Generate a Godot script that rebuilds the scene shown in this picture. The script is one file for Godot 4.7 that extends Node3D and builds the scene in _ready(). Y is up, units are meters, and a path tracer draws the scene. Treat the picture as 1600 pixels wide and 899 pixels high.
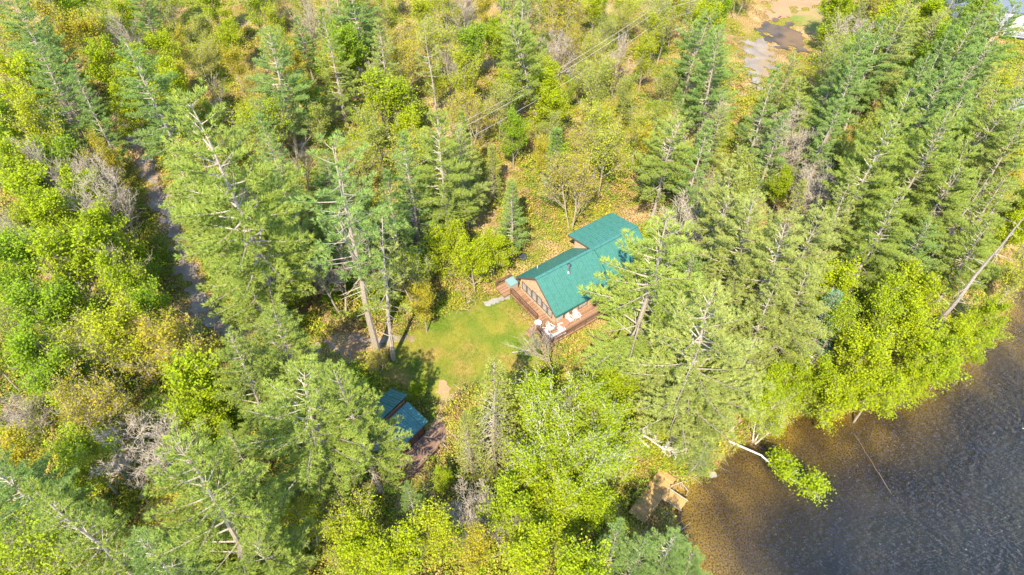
extends Node3D
# A wooded lakeside lot seen from the air: a green-roofed cottage, a small cabin, pines and spring leaf.

const CAM_H := 66.0
const PITCH := 47.0
const FOCAL := 1067.0      # focal length in pixels of the 1600 x 899 photograph
const GX0 := -120.0
const GZ0 := -175.0
const GS := 0.8
const GNX := 326
const GNZ := 226

var rng := RandomNumberGenerator.new()
var nz := FastNoiseLite.new()
var nz2 := FastNoiseLite.new()
var hg := PackedFloat32Array()
var shore := PackedVector2Array()
var lawn := PackedVector2Array()
var drive := PackedVector2Array()
var used := {}
var M := {}
var kinds := {}
var tree_spots := []
var labelled := []
const SHORT := {"pine": "pine", "old_pine": "old pine", "hemlock": "hemlock", "cedar": "cedar", "spruce": "spruce", "lime": "maple", "gold": "oak", "olive": "aspen", "birch": "birch", "bare": "bare tree", "sapling": "sapling", "dead": "dead trunk"}
var keep_out := []
var house_at := Vector3.ZERO
var cabin_at := Vector3.ZERO
const HOUSE_TURN := 35.5
const CABIN_TURN := 51.7

# ---------------------------------------------------------------- mesh builder
class MB:
	var v := PackedVector3Array()
	var c := PackedColorArray()
	var n := PackedVector3Array()
	var uv := PackedVector2Array()
	var ix := PackedInt32Array()
	func tri(a: Vector3, b: Vector3, d: Vector3, col := Color.WHITE) -> void:
		var k := v.size()
		v.append(a); v.append(b); v.append(d)
		c.append(col); c.append(col); c.append(col)
		ix.append(k); ix.append(k + 1); ix.append(k + 2)
	func quad(a: Vector3, b: Vector3, d: Vector3, e: Vector3, col := Color.WHITE) -> void:
		var k := v.size()
		v.append(a); v.append(b); v.append(d); v.append(e)
		c.append(col); c.append(col); c.append(col); c.append(col)
		ix.append(k); ix.append(k + 1); ix.append(k + 2)
		ix.append(k); ix.append(k + 2); ix.append(k + 3)
	func box(p: Vector3, s: Vector3, t := Basis.IDENTITY, col := Color.WHITE) -> void:
		var h := s * 0.5
		var q := []
		for i in 8:
			q.append(p + t * Vector3(h.x if i & 1 else -h.x, h.y if i & 2 else -h.y, h.z if i & 4 else -h.z))
		quad(q[0], q[2], q[3], q[1], col); quad(q[4], q[5], q[7], q[6], col)
		quad(q[0], q[4], q[6], q[2], col); quad(q[1], q[3], q[7], q[5], col)
		quad(q[2], q[6], q[7], q[3], col); quad(q[0], q[1], q[5], q[4], col)
	func bar(a: Vector3, b: Vector3, w: float, h: float, col := Color.WHITE) -> void:
		var d := b - a
		var z := d.normalized()
		var up := Vector3.UP if absf(z.y) < 0.95 else Vector3.RIGHT
		var x := up.cross(z).normalized()
		box((a + b) * 0.5, Vector3(w, h, d.length()), Basis(x, z.cross(x), z), col)
	func tube(a: Vector3, b: Vector3, r0: float, r1: float, sides: int, col := Color.WHITE) -> void:
		var z := (b - a).normalized()
		var up := Vector3.UP if absf(z.y) < 0.9 else Vector3.RIGHT
		var x := up.cross(z).normalized()
		var y := z.cross(x)
		var k := v.size()
		for i in sides:
			var t := TAU * i / sides
			var d := x * cos(t) + y * sin(t)
			v.append(a + d * r0); v.append(b + d * r1)
			c.append(col); c.append(col)
		for i in sides:
			var j := (i + 1) % sides
			ix.append(k + i * 2); ix.append(k + j * 2); ix.append(k + i * 2 + 1)
			ix.append(k + j * 2); ix.append(k + j * 2 + 1); ix.append(k + i * 2 + 1)
	func disc(p: Vector3, r: float, sides: int, col := Color.WHITE) -> void:
		for i in sides:
			var a := TAU * i / sides
			var b := TAU * (i + 1) / sides
			tri(p, p + Vector3(cos(a), 0, sin(a)) * r, p + Vector3(cos(b), 0, sin(b)) * r, col)
	func mesh(colors := true) -> ArrayMesh:
		var a := []
		a.resize(Mesh.ARRAY_MAX)
		a[Mesh.ARRAY_VERTEX] = v
		if colors: a[Mesh.ARRAY_COLOR] = c
		if n.size() == v.size(): a[Mesh.ARRAY_NORMAL] = n
		if uv.size() == v.size(): a[Mesh.ARRAY_TEX_UV] = uv
		a[Mesh.ARRAY_INDEX] = ix
		var m := ArrayMesh.new()
		m.add_surface_from_arrays(Mesh.PRIMITIVE_TRIANGLES, a)
		return m

# ---------------------------------------------------------------- naming
func numbered(called: String) -> String:
	var k: int = used.get(called, 0)
	used[called] = k + 1
	return called if k == 0 else "%s_%03d" % [called, k]
func tag(o: Node, label: String, category := "", group := "", kind := "") -> Node:
	if label: o.set_meta("label", label)
	if category: o.set_meta("category", category)
	if group: o.set_meta("group", group)
	if kind: o.set_meta("kind", kind)
	return o
func thing(called: String, at: Vector3, turn: float, label: String, category: String, group := "") -> Node3D:
	var o := Node3D.new()
	o.name = numbered(called)
	add_child(o)
	o.position = at
	o.rotation.y = turn
	tag(o, label, category, group)
	return o
func part(called: String, m: Mesh, mat: Material, parent: Node) -> MeshInstance3D:
	var o := MeshInstance3D.new()
	o.name = called if parent != self else numbered(called)
	o.mesh = m
	o.material_override = mat
	parent.add_child(o, true)
	return o
func boxpart(called: String, p: Vector3, s: Vector3, mat: Material, parent: Node, t := Basis.IDENTITY) -> MeshInstance3D:
	var b := MB.new()
	b.box(Vector3.ZERO, s, t)
	var o := part(called, b.mesh(false), mat, parent)
	o.position = p
	return o

# ---------------------------------------------------------------- camera geometry
func ray(u: float, v: float) -> Vector3:
	var x := (u - 800.0) / FOCAL
	var y := -(v - 449.5) / FOCAL
	var p := deg_to_rad(PITCH)
	return Vector3(x, y * cos(p) - sin(p), -(y * sin(p) + cos(p)))
func at_height(u: float, v: float, y: float) -> Vector3:
	var d := ray(u, v)
	return Vector3(0, CAM_H, 0) + d * ((y - CAM_H) / d.y)
func on_ground(u: float, v: float, above := 0.0) -> Vector3:
	var y := 5.0
	var q := Vector3.ZERO
	for i in 12:
		q = at_height(u, v, y + above)
		y = lerpf(y, height(q.x, q.z), 0.7)
	q.y = height(q.x, q.z)
	return q
func to_px(p: Vector3) -> Vector2:
	var d := p - Vector3(0, CAM_H, 0)
	var a := deg_to_rad(PITCH)
	var w := d.dot(Vector3(0, -sin(a), -cos(a)))
	return Vector2(800.0 + FOCAL * d.x / w, 449.5 - FOCAL * d.dot(Vector3(0, cos(a), -sin(a))) / w)
func flat(poly: Array, y: float) -> PackedVector2Array:
	var o := PackedVector2Array()
	for p in poly:
		var w := at_height(p[0], p[1], y)
		o.append(Vector2(w.x, w.z))
	return o
func pxpoly(poly: Array) -> PackedVector2Array:
	var o := PackedVector2Array()
	for p in poly: o.append(Vector2(p[0], p[1]))
	return o
func line_dist(q: Vector2, line: PackedVector2Array, closed := false) -> float:
	var best := 1e9
	for i in line.size() - (0 if closed else 1):
		var c := Geometry2D.get_closest_point_to_segment(q, line[i], line[(i + 1) % line.size()])
		best = minf(best, q.distance_squared_to(c))
	return sqrt(best)

# ---------------------------------------------------------------- terrain
func pad(y: float, q: Vector2, c: Vector2, r0: float, r1: float, to: float) -> float:
	var d := q.distance_to(c)
	return lerpf(to, y, smoothstep(r0, r1, d))
func raw_height(x: float, z: float) -> float:
	var q := Vector2(x, z)
	var d := line_dist(q, shore)
	if Geometry2D.is_point_in_polygon(q, shore):
		return -minf(0.1 + 0.1 * d + 0.012 * d * d, 8.0)
	d += nz.get_noise_2d(x * 1.5, z * 1.5) * minf(2.0, d * 0.3)
	var y := 5.3 * (1.0 - exp(-d / 8.0)) + 0.045 * d
	y += nz.get_noise_2d(x, z) * 1.3 * clampf(d / 20.0, 0, 1) + nz2.get_noise_2d(x, z) * 0.22 * clampf(d / 4.0, 0, 1)
	y = pad(y, q, Vector2(-4.5, -46.0), 8.0, 15.0, 5.7)
	y = pad(y, q, Vector2(4.5, -56.5), 6.0, 13.0, 6.0)
	y = pad(y, q, Vector2(13.8, -32.2), 2.5, 7.0, minf(y, 0.45))
	y = pad(y, q, Vector2(-11.5, -36.0), 3.5, 8.0, 4.9)
	return y
func height(x: float, z: float) -> float:
	var fx := (x - GX0) / GS
	var fz := (z - GZ0) / GS
	if fx < 0 or fz < 0 or fx >= GNX - 1 or fz >= GNZ - 1:
		return raw_height(x, z)
	var i := int(fx)
	var j := int(fz)
	fx -= i
	fz -= j
	var k := j * GNX + i
	return lerpf(lerpf(hg[k], hg[k + 1], fx), lerpf(hg[k + GNX], hg[k + GNX + 1], fx), fz)
func put(q: Vector2, lift := 0.0) -> Vector3:
	return Vector3(q.x, height(q.x, q.y) + lift, q.y)

func make_terrain() -> void:
	hg.resize(GNX * GNZ)
	for j in GNZ:
		for i in GNX:
			hg[j * GNX + i] = raw_height(GX0 + i * GS, GZ0 + j * GS)
	var xs := PackedFloat32Array()
	var zs := PackedFloat32Array()
	for s in [1400.0, 700.0, 350.0, 180.0, 90.0, 40.0, 15.0]: xs.append(GX0 - s)
	for i in GNX: xs.append(GX0 + i * GS)
	for s in [15.0, 40.0, 90.0, 180.0, 350.0, 700.0, 1400.0]: xs.append(GX0 + (GNX - 1) * GS + s)
	for s in [1400.0, 700.0, 350.0, 180.0, 90.0, 40.0, 15.0]: zs.append(GZ0 - s)
	for i in GNZ: zs.append(GZ0 + i * GS)
	for s in [15.0, 40.0, 90.0, 180.0, 350.0, 700.0, 1400.0]: zs.append(GZ0 + (GNZ - 1) * GS + s)
	var b := MB.new()
	var nx := xs.size()
	var nzc := zs.size()
	for j in nzc:
		for i in nx:
			var x := xs[i]
			var z := zs[j]
			var inside := i >= 7 and j >= 7 and i < nx - 7 and j < nzc - 7
			var y := hg[(j - 7) * GNX + i - 7] if inside else raw_height(x, z)
			if not inside and y > 9.0: y = 9.0
			b.v.append(Vector3(x, y, z))
			# matter on the ground: oak litter, moss, dark soil; sand and mud under water
			var a := nz.get_noise_2d(x * 3.0 + 300, z * 3.0)
			var e := nz2.get_noise_2d(x * 1.7 - 90, z * 1.7)
			var col := Color(0.36, 0.26, 0.11).lerp(Color(0.24, 0.165, 0.065), clampf(0.5 + a * 1.2, 0, 1))
			col = col.lerp(Color(0.2, 0.21, 0.03), clampf((e + 0.1) * 2.2, 0, 0.85))
			col = col.lerp(Color(0.46, 0.34, 0.17), clampf((-e - 0.16) * 1.8, 0, 0.7))
			if y < 0.05:
				col = Color(0.26, 0.175, 0.025).lerp(Color(0.1, 0.064, 0.014), clampf(0.5 + e * 1.6 + a, 0, 1))
			b.c.append(col)
	for j in nzc - 1:
		for i in nx - 1:
			var k := j * nx + i
			b.ix.append(k); b.ix.append(k + 1); b.ix.append(k + nx + 1)
			b.ix.append(k); b.ix.append(k + nx + 1); b.ix.append(k + nx)
	smooth(b)
	tag(part("ground", b.mesh(), M.ground, self), "", "", "", "structure")

func smooth(b: MB) -> void:
	var nn := PackedVector3Array()
	nn.resize(b.v.size())
	for t in range(0, b.ix.size(), 3):
		var i := b.ix[t]
		var j := b.ix[t + 1]
		var k := b.ix[t + 2]
		var f := (b.v[k] - b.v[i]).cross(b.v[j] - b.v[i])
		nn[i] += f; nn[j] += f; nn[k] += f
	for i in nn.size():
		nn[i] = nn[i].normalized()
		if nn[i].y < 0: nn[i] = -nn[i]
	b.n = nn

# a sheet that follows the ground inside a polygon, with a ragged edge
func sheet(called: String, poly: PackedVector2Array, lift: float, mat: Material, ca: Color, cb: Color, cc: Color, ragged := 0.5, step := 0.4) -> MeshInstance3D:
	var lo := poly[0]
	var hi := poly[0]
	for p in poly:
		lo = lo.min(p); hi = hi.max(p)
	lo -= Vector2.ONE * 1.5; hi += Vector2.ONE * 1.5
	var nx := int((hi.x - lo.x) / step) + 1
	var nj := int((hi.y - lo.y) / step) + 1
	var b := MB.new()
	var id := PackedInt32Array()
	id.resize(nx * nj)
	for j in nj:
		for i in nx:
			var q := lo + Vector2(i, j) * step
			var d := line_dist(q, poly, true)
			if not Geometry2D.is_point_in_polygon(q, poly): d = -d
			d += nz2.get_noise_2d(q.x * 5.0, q.y * 5.0) * ragged * 2.0
			id[j * nx + i] = -1
			if d > 0:
				id[j * nx + i] = b.v.size()
				b.v.append(put(q, lift))
				var a := clampf(0.5 + nz2.get_noise_2d(q.x * 3.1 + 55, q.y * 3.1) * 1.6, 0, 1)
				var e := clampf(nz2.get_noise_2d(q.x * 1.3 - 155, q.y * 1.3) * 2.6, 0, 1)
				b.c.append(ca.lerp(cb, a).lerp(cc, e))
	for j in nj - 1:
		for i in nx - 1:
			var p := id[j * nx + i]
			var q := id[j * nx + i + 1]
			var r := id[(j + 1) * nx + i + 1]
			var s := id[(j + 1) * nx + i]
			if p >= 0 and q >= 0 and r >= 0: b.ix.append(p); b.ix.append(q); b.ix.append(r)
			if p >= 0 and r >= 0 and s >= 0: b.ix.append(p); b.ix.append(r); b.ix.append(s)
	smooth(b)
	var o := part(called, b.mesh(), mat, self)
	tag(o, "", "", "", "structure")
	return o
func band(line: PackedVector2Array, w: float) -> PackedVector2Array:
	var c := Curve2D.new()
	c.bake_interval = 0.4
	for i in line.size():
		var t := (line[mini(i + 1, line.size() - 1)] - line[maxi(i - 1, 0)]) * 0.22
		c.add_point(line[i], -t, t)
	var pts := c.get_baked_points()
	var l := PackedVector2Array()
	var r := PackedVector2Array()
	for i in range(0, pts.size(), 8):
		var d := (pts[mini(i + 4, pts.size() - 1)] - pts[maxi(i - 4, 0)]).normalized()
		var s := Vector2(-d.y, d.x) * w * 0.5
		l.append(pts[i] + s); r.append(pts[i] - s)
	r.reverse()
	l.append_array(r)
	return l

# ---------------------------------------------------------------- materials
func lin(r: float, g: float, b: float) -> Color:
	return Color(r, g, b).linear_to_srgb()
func mat(col: Color, rough := 0.9, vc := false) -> StandardMaterial3D:
	var m := StandardMaterial3D.new()
	m.albedo_color = col
	m.roughness = rough
	m.vertex_color_use_as_albedo = vc
	return m
func noise_tex(seed_: int, freq: float, ramp: Array, size := 512, oct := 5, normal := false, bump := 4.0) -> NoiseTexture2D:
	var f := FastNoiseLite.new()
	f.seed = seed_
	f.frequency = freq
	f.noise_type = FastNoiseLite.TYPE_SIMPLEX_SMOOTH
	f.fractal_octaves = oct
	f.fractal_gain = 0.62
	var t := NoiseTexture2D.new()
	t.width = size
	t.height = size
	t.seamless = true
	t.noise = f
	if normal:
		t.as_normal_map = true
		t.bump_strength = bump
	elif ramp:
		var g := Gradient.new()
		g.offsets = PackedFloat32Array()
		g.colors = PackedColorArray()
		for r in ramp: g.add_point(r[0], r[1])
		t.color_ramp = g
	return t
func textured(m: StandardMaterial3D, t: Texture2D, metres: float) -> StandardMaterial3D:
	m.albedo_texture = t
	m.uv1_triplanar = true
	m.uv1_world_triplanar = true
	m.uv1_scale = Vector3.ONE / metres
	return m
func leaf_mat(r: float, g: float, b: float, back := 0.5) -> StandardMaterial3D:
	var m := mat(lin(r, g, b), 0.75, true)
	m.metallic_specular = 0.2
	m.backlight_enabled = true
	m.backlight = Color(back, back, back)
	return m

func make_materials() -> void:
	var w := Color.WHITE
	var litter := noise_tex(11, 0.02, [[0.0, Color(0.35, 0.33, 0.32)], [0.38, Color(0.62, 0.58, 0.54)], [0.5, Color(0.9, 0.88, 0.85)], [0.62, w], [1.0, w]], 1024, 6)
	var speck := noise_tex(23, 0.09, [[0.0, Color(0.4, 0.4, 0.4)], [0.42, Color(0.72, 0.72, 0.72)], [0.58, w], [1.0, w]], 512, 4)
	M.ground = textured(mat(Color.WHITE, 1.0, true), litter, 5.3)
	M.ground.metallic_specular = 0.1
	M.lawn = textured(mat(Color.WHITE, 1.0, true), speck, 3.1)
	M.gravel = textured(mat(Color.WHITE, 1.0, true), speck, 2.3)
	M.dirt = M.gravel
	# leaves
	M.pine = [leaf_mat(0.31, 0.39, 0.075, 0.9), leaf_mat(0.25, 0.365, 0.095, 0.9), leaf_mat(0.35, 0.40, 0.105, 0.9)]
	M.hemlock = [leaf_mat(0.3, 0.33, 0.07, 0.8), leaf_mat(0.2, 0.3, 0.06, 0.8)]
	M.spruce = [leaf_mat(0.15, 0.27, 0.16, 0.5)]
	M.lime = [leaf_mat(0.28, 0.36, 0.012, 0.9), leaf_mat(0.32, 0.385, 0.01, 0.9), leaf_mat(0.21, 0.32, 0.016, 0.9)]
	M.gold = [leaf_mat(0.34, 0.375, 0.018, 0.9), leaf_mat(0.28, 0.36, 0.02, 0.9), leaf_mat(0.38, 0.335, 0.025, 0.9)]
	M.olive = [leaf_mat(0.29, 0.31, 0.03, 0.7), leaf_mat(0.23, 0.27, 0.035, 0.7)]
	M.brush = leaf_mat(1, 1, 1, 0.5)
	M.grass = leaf_mat(1, 1, 1, 0.3)
	# bark
	var bark := noise_tex(5, 0.03, [[0.0, Color(0.45, 0.42, 0.4)], [0.5, Color(0.8, 0.78, 0.76)], [1.0, w]], 256, 4)
	M.pine_bark = textured(mat(lin(0.5, 0.45, 0.38)), bark, 1.2)
	M.grey_bark = textured(mat(lin(0.42, 0.375, 0.3)), bark, 1.0)
	M.pale_bark = textured(mat(lin(0.47, 0.42, 0.33)), bark, 1.4)
	M.birch_bark = textured(mat(lin(0.68, 0.65, 0.58)), noise_tex(6, 0.05, [[0.0, Color(0.2, 0.19, 0.18)], [0.36, Color(0.5, 0.48, 0.45)], [0.45, w], [1.0, w]], 256, 3), 1.5)
	M.dead_wood = textured(mat(lin(0.42, 0.38, 0.335)), bark, 1.1)
	# building
	M.roof = textured(mat(lin(0.04, 0.148, 0.118), 0.42), noise_tex(31, 0.02, [[0.0, Color(0.8, 0.84, 0.84)], [0.5, w], [1.0, w]], 256, 4), 2.7)
	M.roof_trim = mat(lin(0.01, 0.09, 0.065), 0.5)
	var grain := noise_tex(41, 0.03, [[0.0, Color(0.55, 0.5, 0.46)], [0.45, Color(0.82, 0.8, 0.78)], [1.0, w]], 256, 5)
	M.wall = textured(mat(lin(0.68, 0.49, 0.32), 0.85), grain, 2.2)
	M.deck = [textured(mat(lin(0.33, 0.19, 0.105), 0.85), grain, 0.9), textured(mat(lin(0.27, 0.15, 0.085), 0.85), grain, 1.1), textured(mat(lin(0.38, 0.235, 0.14), 0.85), grain, 0.8)]
	M.old_deck = [textured(mat(lin(0.24, 0.15, 0.1), 0.9), grain, 0.9), textured(mat(lin(0.3, 0.21, 0.15), 0.9), grain, 0.7), textured(mat(lin(0.19, 0.115, 0.075), 0.9), grain, 1.2)]
	M.dock_wood = [textured(mat(lin(0.55, 0.36, 0.13), 0.85), grain, 0.8), textured(mat(lin(0.47, 0.3, 0.11), 0.85), grain, 1.0)]
	M.rail = textured(mat(lin(0.2, 0.115, 0.07), 0.8), grain, 0.6)
	M.cabin_wall = textured(mat(lin(0.2, 0.1, 0.055), 0.85), grain, 1.3)
	M.white = mat(lin(0.38, 0.38, 0.37), 0.5)
	M.blind = mat(lin(0.62, 0.62, 0.6), 0.7)
	M.frame = mat(lin(0.09, 0.07, 0.06), 0.6)
	M.glass = mat(Color(0.03, 0.035, 0.04, 0.12), 0.03)
	M.glass.transparency = BaseMaterial3D.TRANSPARENCY_ALPHA
	M.metal = mat(lin(0.5, 0.52, 0.55), 0.35)
	M.metal.metallic = 0.9
	M.dark = mat(lin(0.035, 0.04, 0.045), 0.6)
	M.tub = mat(lin(0.15, 0.25, 0.25), 0.5)
	M.table = textured(mat(lin(0.4, 0.21, 0.11), 0.7), grain, 0.7)
	M.orange = mat(lin(0.55, 0.1, 0.03), 0.7)
	M.brick = textured(mat(lin(0.22, 0.04, 0.03), 0.9), grain, 0.5)
	M.slate = textured(mat(lin(0.13, 0.155, 0.22), 0.85), speck, 1.7)
	M.slate_light = textured(mat(lin(0.24, 0.255, 0.28), 0.7), speck, 2.7)
	M.siding = mat(lin(0.4, 0.4, 0.39), 0.7)
	M.blue = mat(lin(0.05, 0.2, 0.5), 0.4)
	M.rock = textured(mat(lin(0.26, 0.25, 0.23), 0.95), litter, 1.3)
	M.pole = textured(mat(lin(0.45, 0.42, 0.36), 0.9), bark, 0.8)
	M.wire = mat(lin(0.42, 0.42, 0.42), 0.6)
	M.water = mat(Color(0.03, 0.03, 0.03, 0.05), 0.06)
	M.water.transparency = BaseMaterial3D.TRANSPARENCY_ALPHA
	M.water.normal_enabled = true
	M.water.normal_texture = noise_tex(77, 0.034, [], 1024, 3, true, 16.0)
	M.water.normal_scale = 0.6
	M.water.metallic_specular = 0.42

# ---------------------------------------------------------------- trees
func jitter(d: Vector3, a: float) -> Vector3:
	return (d + Vector3(rng.randf_range(-a, a), rng.randf_range(-a, a), rng.randf_range(-a, a))).normalized()

# a branch that wanders, forks, and leaves behind it the points where leaves can sit
func grow(w: MB, tips: Array, p: Vector3, d: Vector3, length: float, r: float, level: int, o: Dictionary) -> void:
	var steps: int = [7, 5, 4, 3, 2][level]
	var seg := length / steps
	var sides: int = [7, 5, 4, 3, 3][level]
	var sway: float = o.sway * (0.35 if level == 0 else 1.0)
	var levels: int = o.levels
	for s in steps:
		var t0 := float(s) / steps
		var t1 := float(s + 1) / steps
		var q := p + d * seg
		var ra := r * lerpf(1.0, 0.3, t0)
		var rb := r * lerpf(1.0, 0.3, t1)
		w.tube(p, q, ra, rb, sides)
		if level < levels:
			var first: float = o.clear if level == 0 else 0.2
			if t1 > first:
				var kids: int = o.kids[level]
				for k in kids:
					if rng.randf() > 0.9: continue
					var side := Vector3(rng.randf_range(-1, 1), 0, rng.randf_range(-1, 1))
					side = (side - d * side.dot(d)).normalized()
					var open: float = o.open * rng.randf_range(0.75, 1.25)
					var cd := (d * (1.0 - open * 0.45) + side * open + Vector3.UP * 0.15).normalized()
					var at := p.lerp(q, rng.randf_range(0.15, 1.0))
					var share: float = o.share[level] * rng.randf_range(0.7, 1.15)
					if level == 0: share *= lerpf(1.0, 0.5, (t1 - first) / (1.01 - first))
					grow(w, tips, at, cd, length * share, maxf(rb * rng.randf_range(0.45, 0.65), o.thin), level + 1, o)
		if level >= levels - 1 or (level == 0 and t1 > 0.85):
			tips.append(q); tips.append(p.lerp(q, 0.5))
		p = q
		d = jitter(d, sway)
		d = (d + Vector3.UP * (o.lift if level > 0 else 0.12)).normalized()

func leaves(c: MB, tips: Array, count: int, size: float, spread: float, tone := 0.3) -> void:
	for k in count:
		var t: Vector3 = tips[rng.randi() % tips.size()]
		var p := t + Vector3(rng.randfn(0, spread), rng.randfn(0, spread * 0.75), rng.randfn(0, spread))
		var s := size * rng.randf_range(0.55, 1.25)
		var a := Vector3(rng.randf_range(-1, 1), rng.randf_range(-0.55, 0.55), rng.randf_range(-1, 1)).normalized()
		var b := a.cross(Vector3(rng.randf_range(-1, 1), rng.randf_range(-1, 1), rng.randf_range(-1, 1))).normalized()
		var g := rng.randf_range(1.0 - tone, 1.0 + tone)
		var h := rng.randf_range(-0.1, 0.1)
		var col := Color(g * (1.0 + h), g, g * rng.randf_range(0.6, 1.5))
		c.quad(p - a * s * 0.5, p - b * s * 0.33, p + a * s * 0.5, p + b * s * 0.33, col)

func broad(seed_: int, o: Dictionary, count: int, size: float, spread: float) -> Dictionary:
	rng.seed = seed_
	var w := MB.new()
	var c := MB.new()
	var tips := []
	var stems: int = o.get("stems", 1)
	for s in stems:
		var a := TAU * s / stems + rng.randf()
		var lean: float = 0.0 if stems == 1 else 0.22
		var foot := Vector3(cos(a), 0, sin(a)) * (0.0 if stems == 1 else 0.22) + Vector3.DOWN * 0.4
		grow(w, tips, foot, Vector3(cos(a) * lean, 1, sin(a) * lean).normalized(), o.h * rng.randf_range(0.85, 1.0), o.r, 0, o)
	if count: leaves(c, tips, count, size, spread)
	return {"trunk": w.mesh(false), "crown": c.mesh() if count else null, "h": top_of(w)}
func top_of(w: MB) -> float:
	var y := 0.0
	for q in w.v: y = maxf(y, q.y)
	return y

# conifers: whorls of boughs, side twigs, tufts of needles
func tuft(c: MB, p: Vector3, d: Vector3, n: int, length: float, width: float) -> void:
	var g := rng.randf_range(0.78, 1.22)
	var y := rng.randf_range(-0.08, 0.1)
	for k in n:
		var e := jitter(d, 0.75)
		var s := e.cross(Vector3(rng.randf_range(-1, 1), rng.randf_range(-1, 1), rng.randf_range(-1, 1))).normalized() * width
		var q := g * rng.randf_range(0.85, 1.15)
		c.tri(p - s, p + s, p + e * length * rng.randf_range(0.7, 1.2), Color(q * (1.0 + y), q, q * (1.0 - y)))
func conifer(seed_: int, o: Dictionary) -> Dictionary:
	rng.seed = seed_
	var w := MB.new()
	var c := MB.new()
	var h: float = o.h
	var r: float = o.r
	# stem
	var pts := [Vector3.DOWN * 0.4]
	var d := Vector3.UP
	for s in 14:
		d = (jitter(d, o.sway) + Vector3.UP * 0.35).normalized()
		pts.append(pts[-1] + d * h / 14.0)
	for s in 14:
		w.tube(pts[s], pts[s + 1], lerpf(r, 0.03, pow(s / 14.0, 0.85)), lerpf(r, 0.03, pow((s + 1) / 14.0, 0.85)), 7)
	if o.get("fork", 0.0) > 0.0:
		var fp: Vector3 = pts[int(14 * o.fork)]
		var fd := Vector3(0.45, 1, 0.2).normalized()
		var fl: float = h * (1.0 - o.fork) * 0.8
		for s in 5:
			var q := fp + fd * fl / 5.0
			w.tube(fp, q, r * 0.5 * (1.0 - s * 0.18), r * 0.5 * (1.0 - (s + 1) * 0.18), 6)
			for k in 5: bough(w, c, q, rng.randf() * TAU, o.reach * (0.75 - s * 0.12), o, 0.6)
			fp = q
			fd = (fd + Vector3.UP * 0.3).normalized()
	var y: float = o.start * h
	# dead snags under the crown
	var low: float = o.get("snags", 0.0) * h
	while low > 0.0 and low < y:
		var at0 := along(pts, low / h)
		var a0 := rng.randf() * TAU
		var q0 := at0 + Vector3(cos(a0), rng.randf_range(-0.2, 0.1), sin(a0)) * rng.randf_range(0.5, 2.2)
		w.tube(at0, q0, 0.045, 0.015, 3)
		low += rng.randf_range(0.25, 0.7)
	while y < h * 0.985:
		var t: float = (y - o.start * h) / (h - o.start * h)
		var at := along(pts, y / h)
		var n: int = o.whorl + rng.randi_range(-1, 1)
		var a0 := rng.randf() * TAU
		var prof: float = pow(1.0 - t, o.shape) * lerpf(o.skirt, 1.0, clampf(t * 4.0, 0, 1))
		for k in n:
			if rng.randf() < o.gap: continue
			var l: float = o.reach * prof * rng.randf_range(0.6, 1.15) + 0.35
			bough(w, c, at + Vector3.UP * rng.randf_range(-0.15, 0.15), a0 + TAU * k / n + rng.randf_range(-0.35, 0.35), l, o, t)
		y += o.step * rng.randf_range(0.7, 1.3)
	for k in 3: tuft(c, pts[-1], Vector3.UP, 8, o.needle * 1.3, o.blade)
	return {"trunk": w.mesh(false), "crown": c.mesh(), "h": h}
func along(pts: Array, t: float) -> Vector3:
	var k := clampf(t * (pts.size() - 1), 0, pts.size() - 1.001)
	return pts[int(k)].lerp(pts[int(k) + 1], k - int(k))
func bough(w: MB, c: MB, p: Vector3, a: float, l: float, o: Dictionary, t: float) -> void:
	var d := Vector3(cos(a), lerpf(o.droop, 0.75, t * t), sin(a)).normalized()
	var steps := 4
	var rad := 0.012 + l * 0.014
	var q := p
	for s in steps:
		var n := q + d * l / steps
		w.tube(q, n, rad * (1.0 - s * 0.22), rad * (1.0 - (s + 1) * 0.22), 3)
		var f := float(s) / steps
		var bare: float = o.bare
		if f >= bare or l < 1.0:
			var gap: float = o.twig_gap
			var m := maxi(1, int(l / steps / gap))
			for k in m:
				for side in [-1.0, 1.0]:
					var at := q.lerp(n, (k + rng.randf()) / m)
					var ft := (f + float(k) / m / steps)
					var tw := d.rotated(Vector3.UP, side * rng.randf_range(0.55, 1.0))
					tw = (tw + Vector3.UP * rng.randf_range(-0.12, 0.3) * o.perk).normalized()
					var tl := maxf(0.22, l * 0.36 * (1.1 - ft) * rng.randf_range(0.6, 1.2))
					if tl > 0.5: w.tube(at, at + tw * tl, 0.014, 0.006, 3)
					var cnt := maxi(1, int(tl / o.tuft_gap))
					for z in cnt:
						tuft(c, at + tw * tl * (z + 1.0) / cnt, (tw + Vector3.UP * 0.35 * o.perk).normalized(), o.blades, o.needle, o.blade)
		q = n
		d = (d + Vector3.UP * o.curl).normalized()
	tuft(c, q, d, o.blades + 3, o.needle * 1.15, o.blade)

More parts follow.
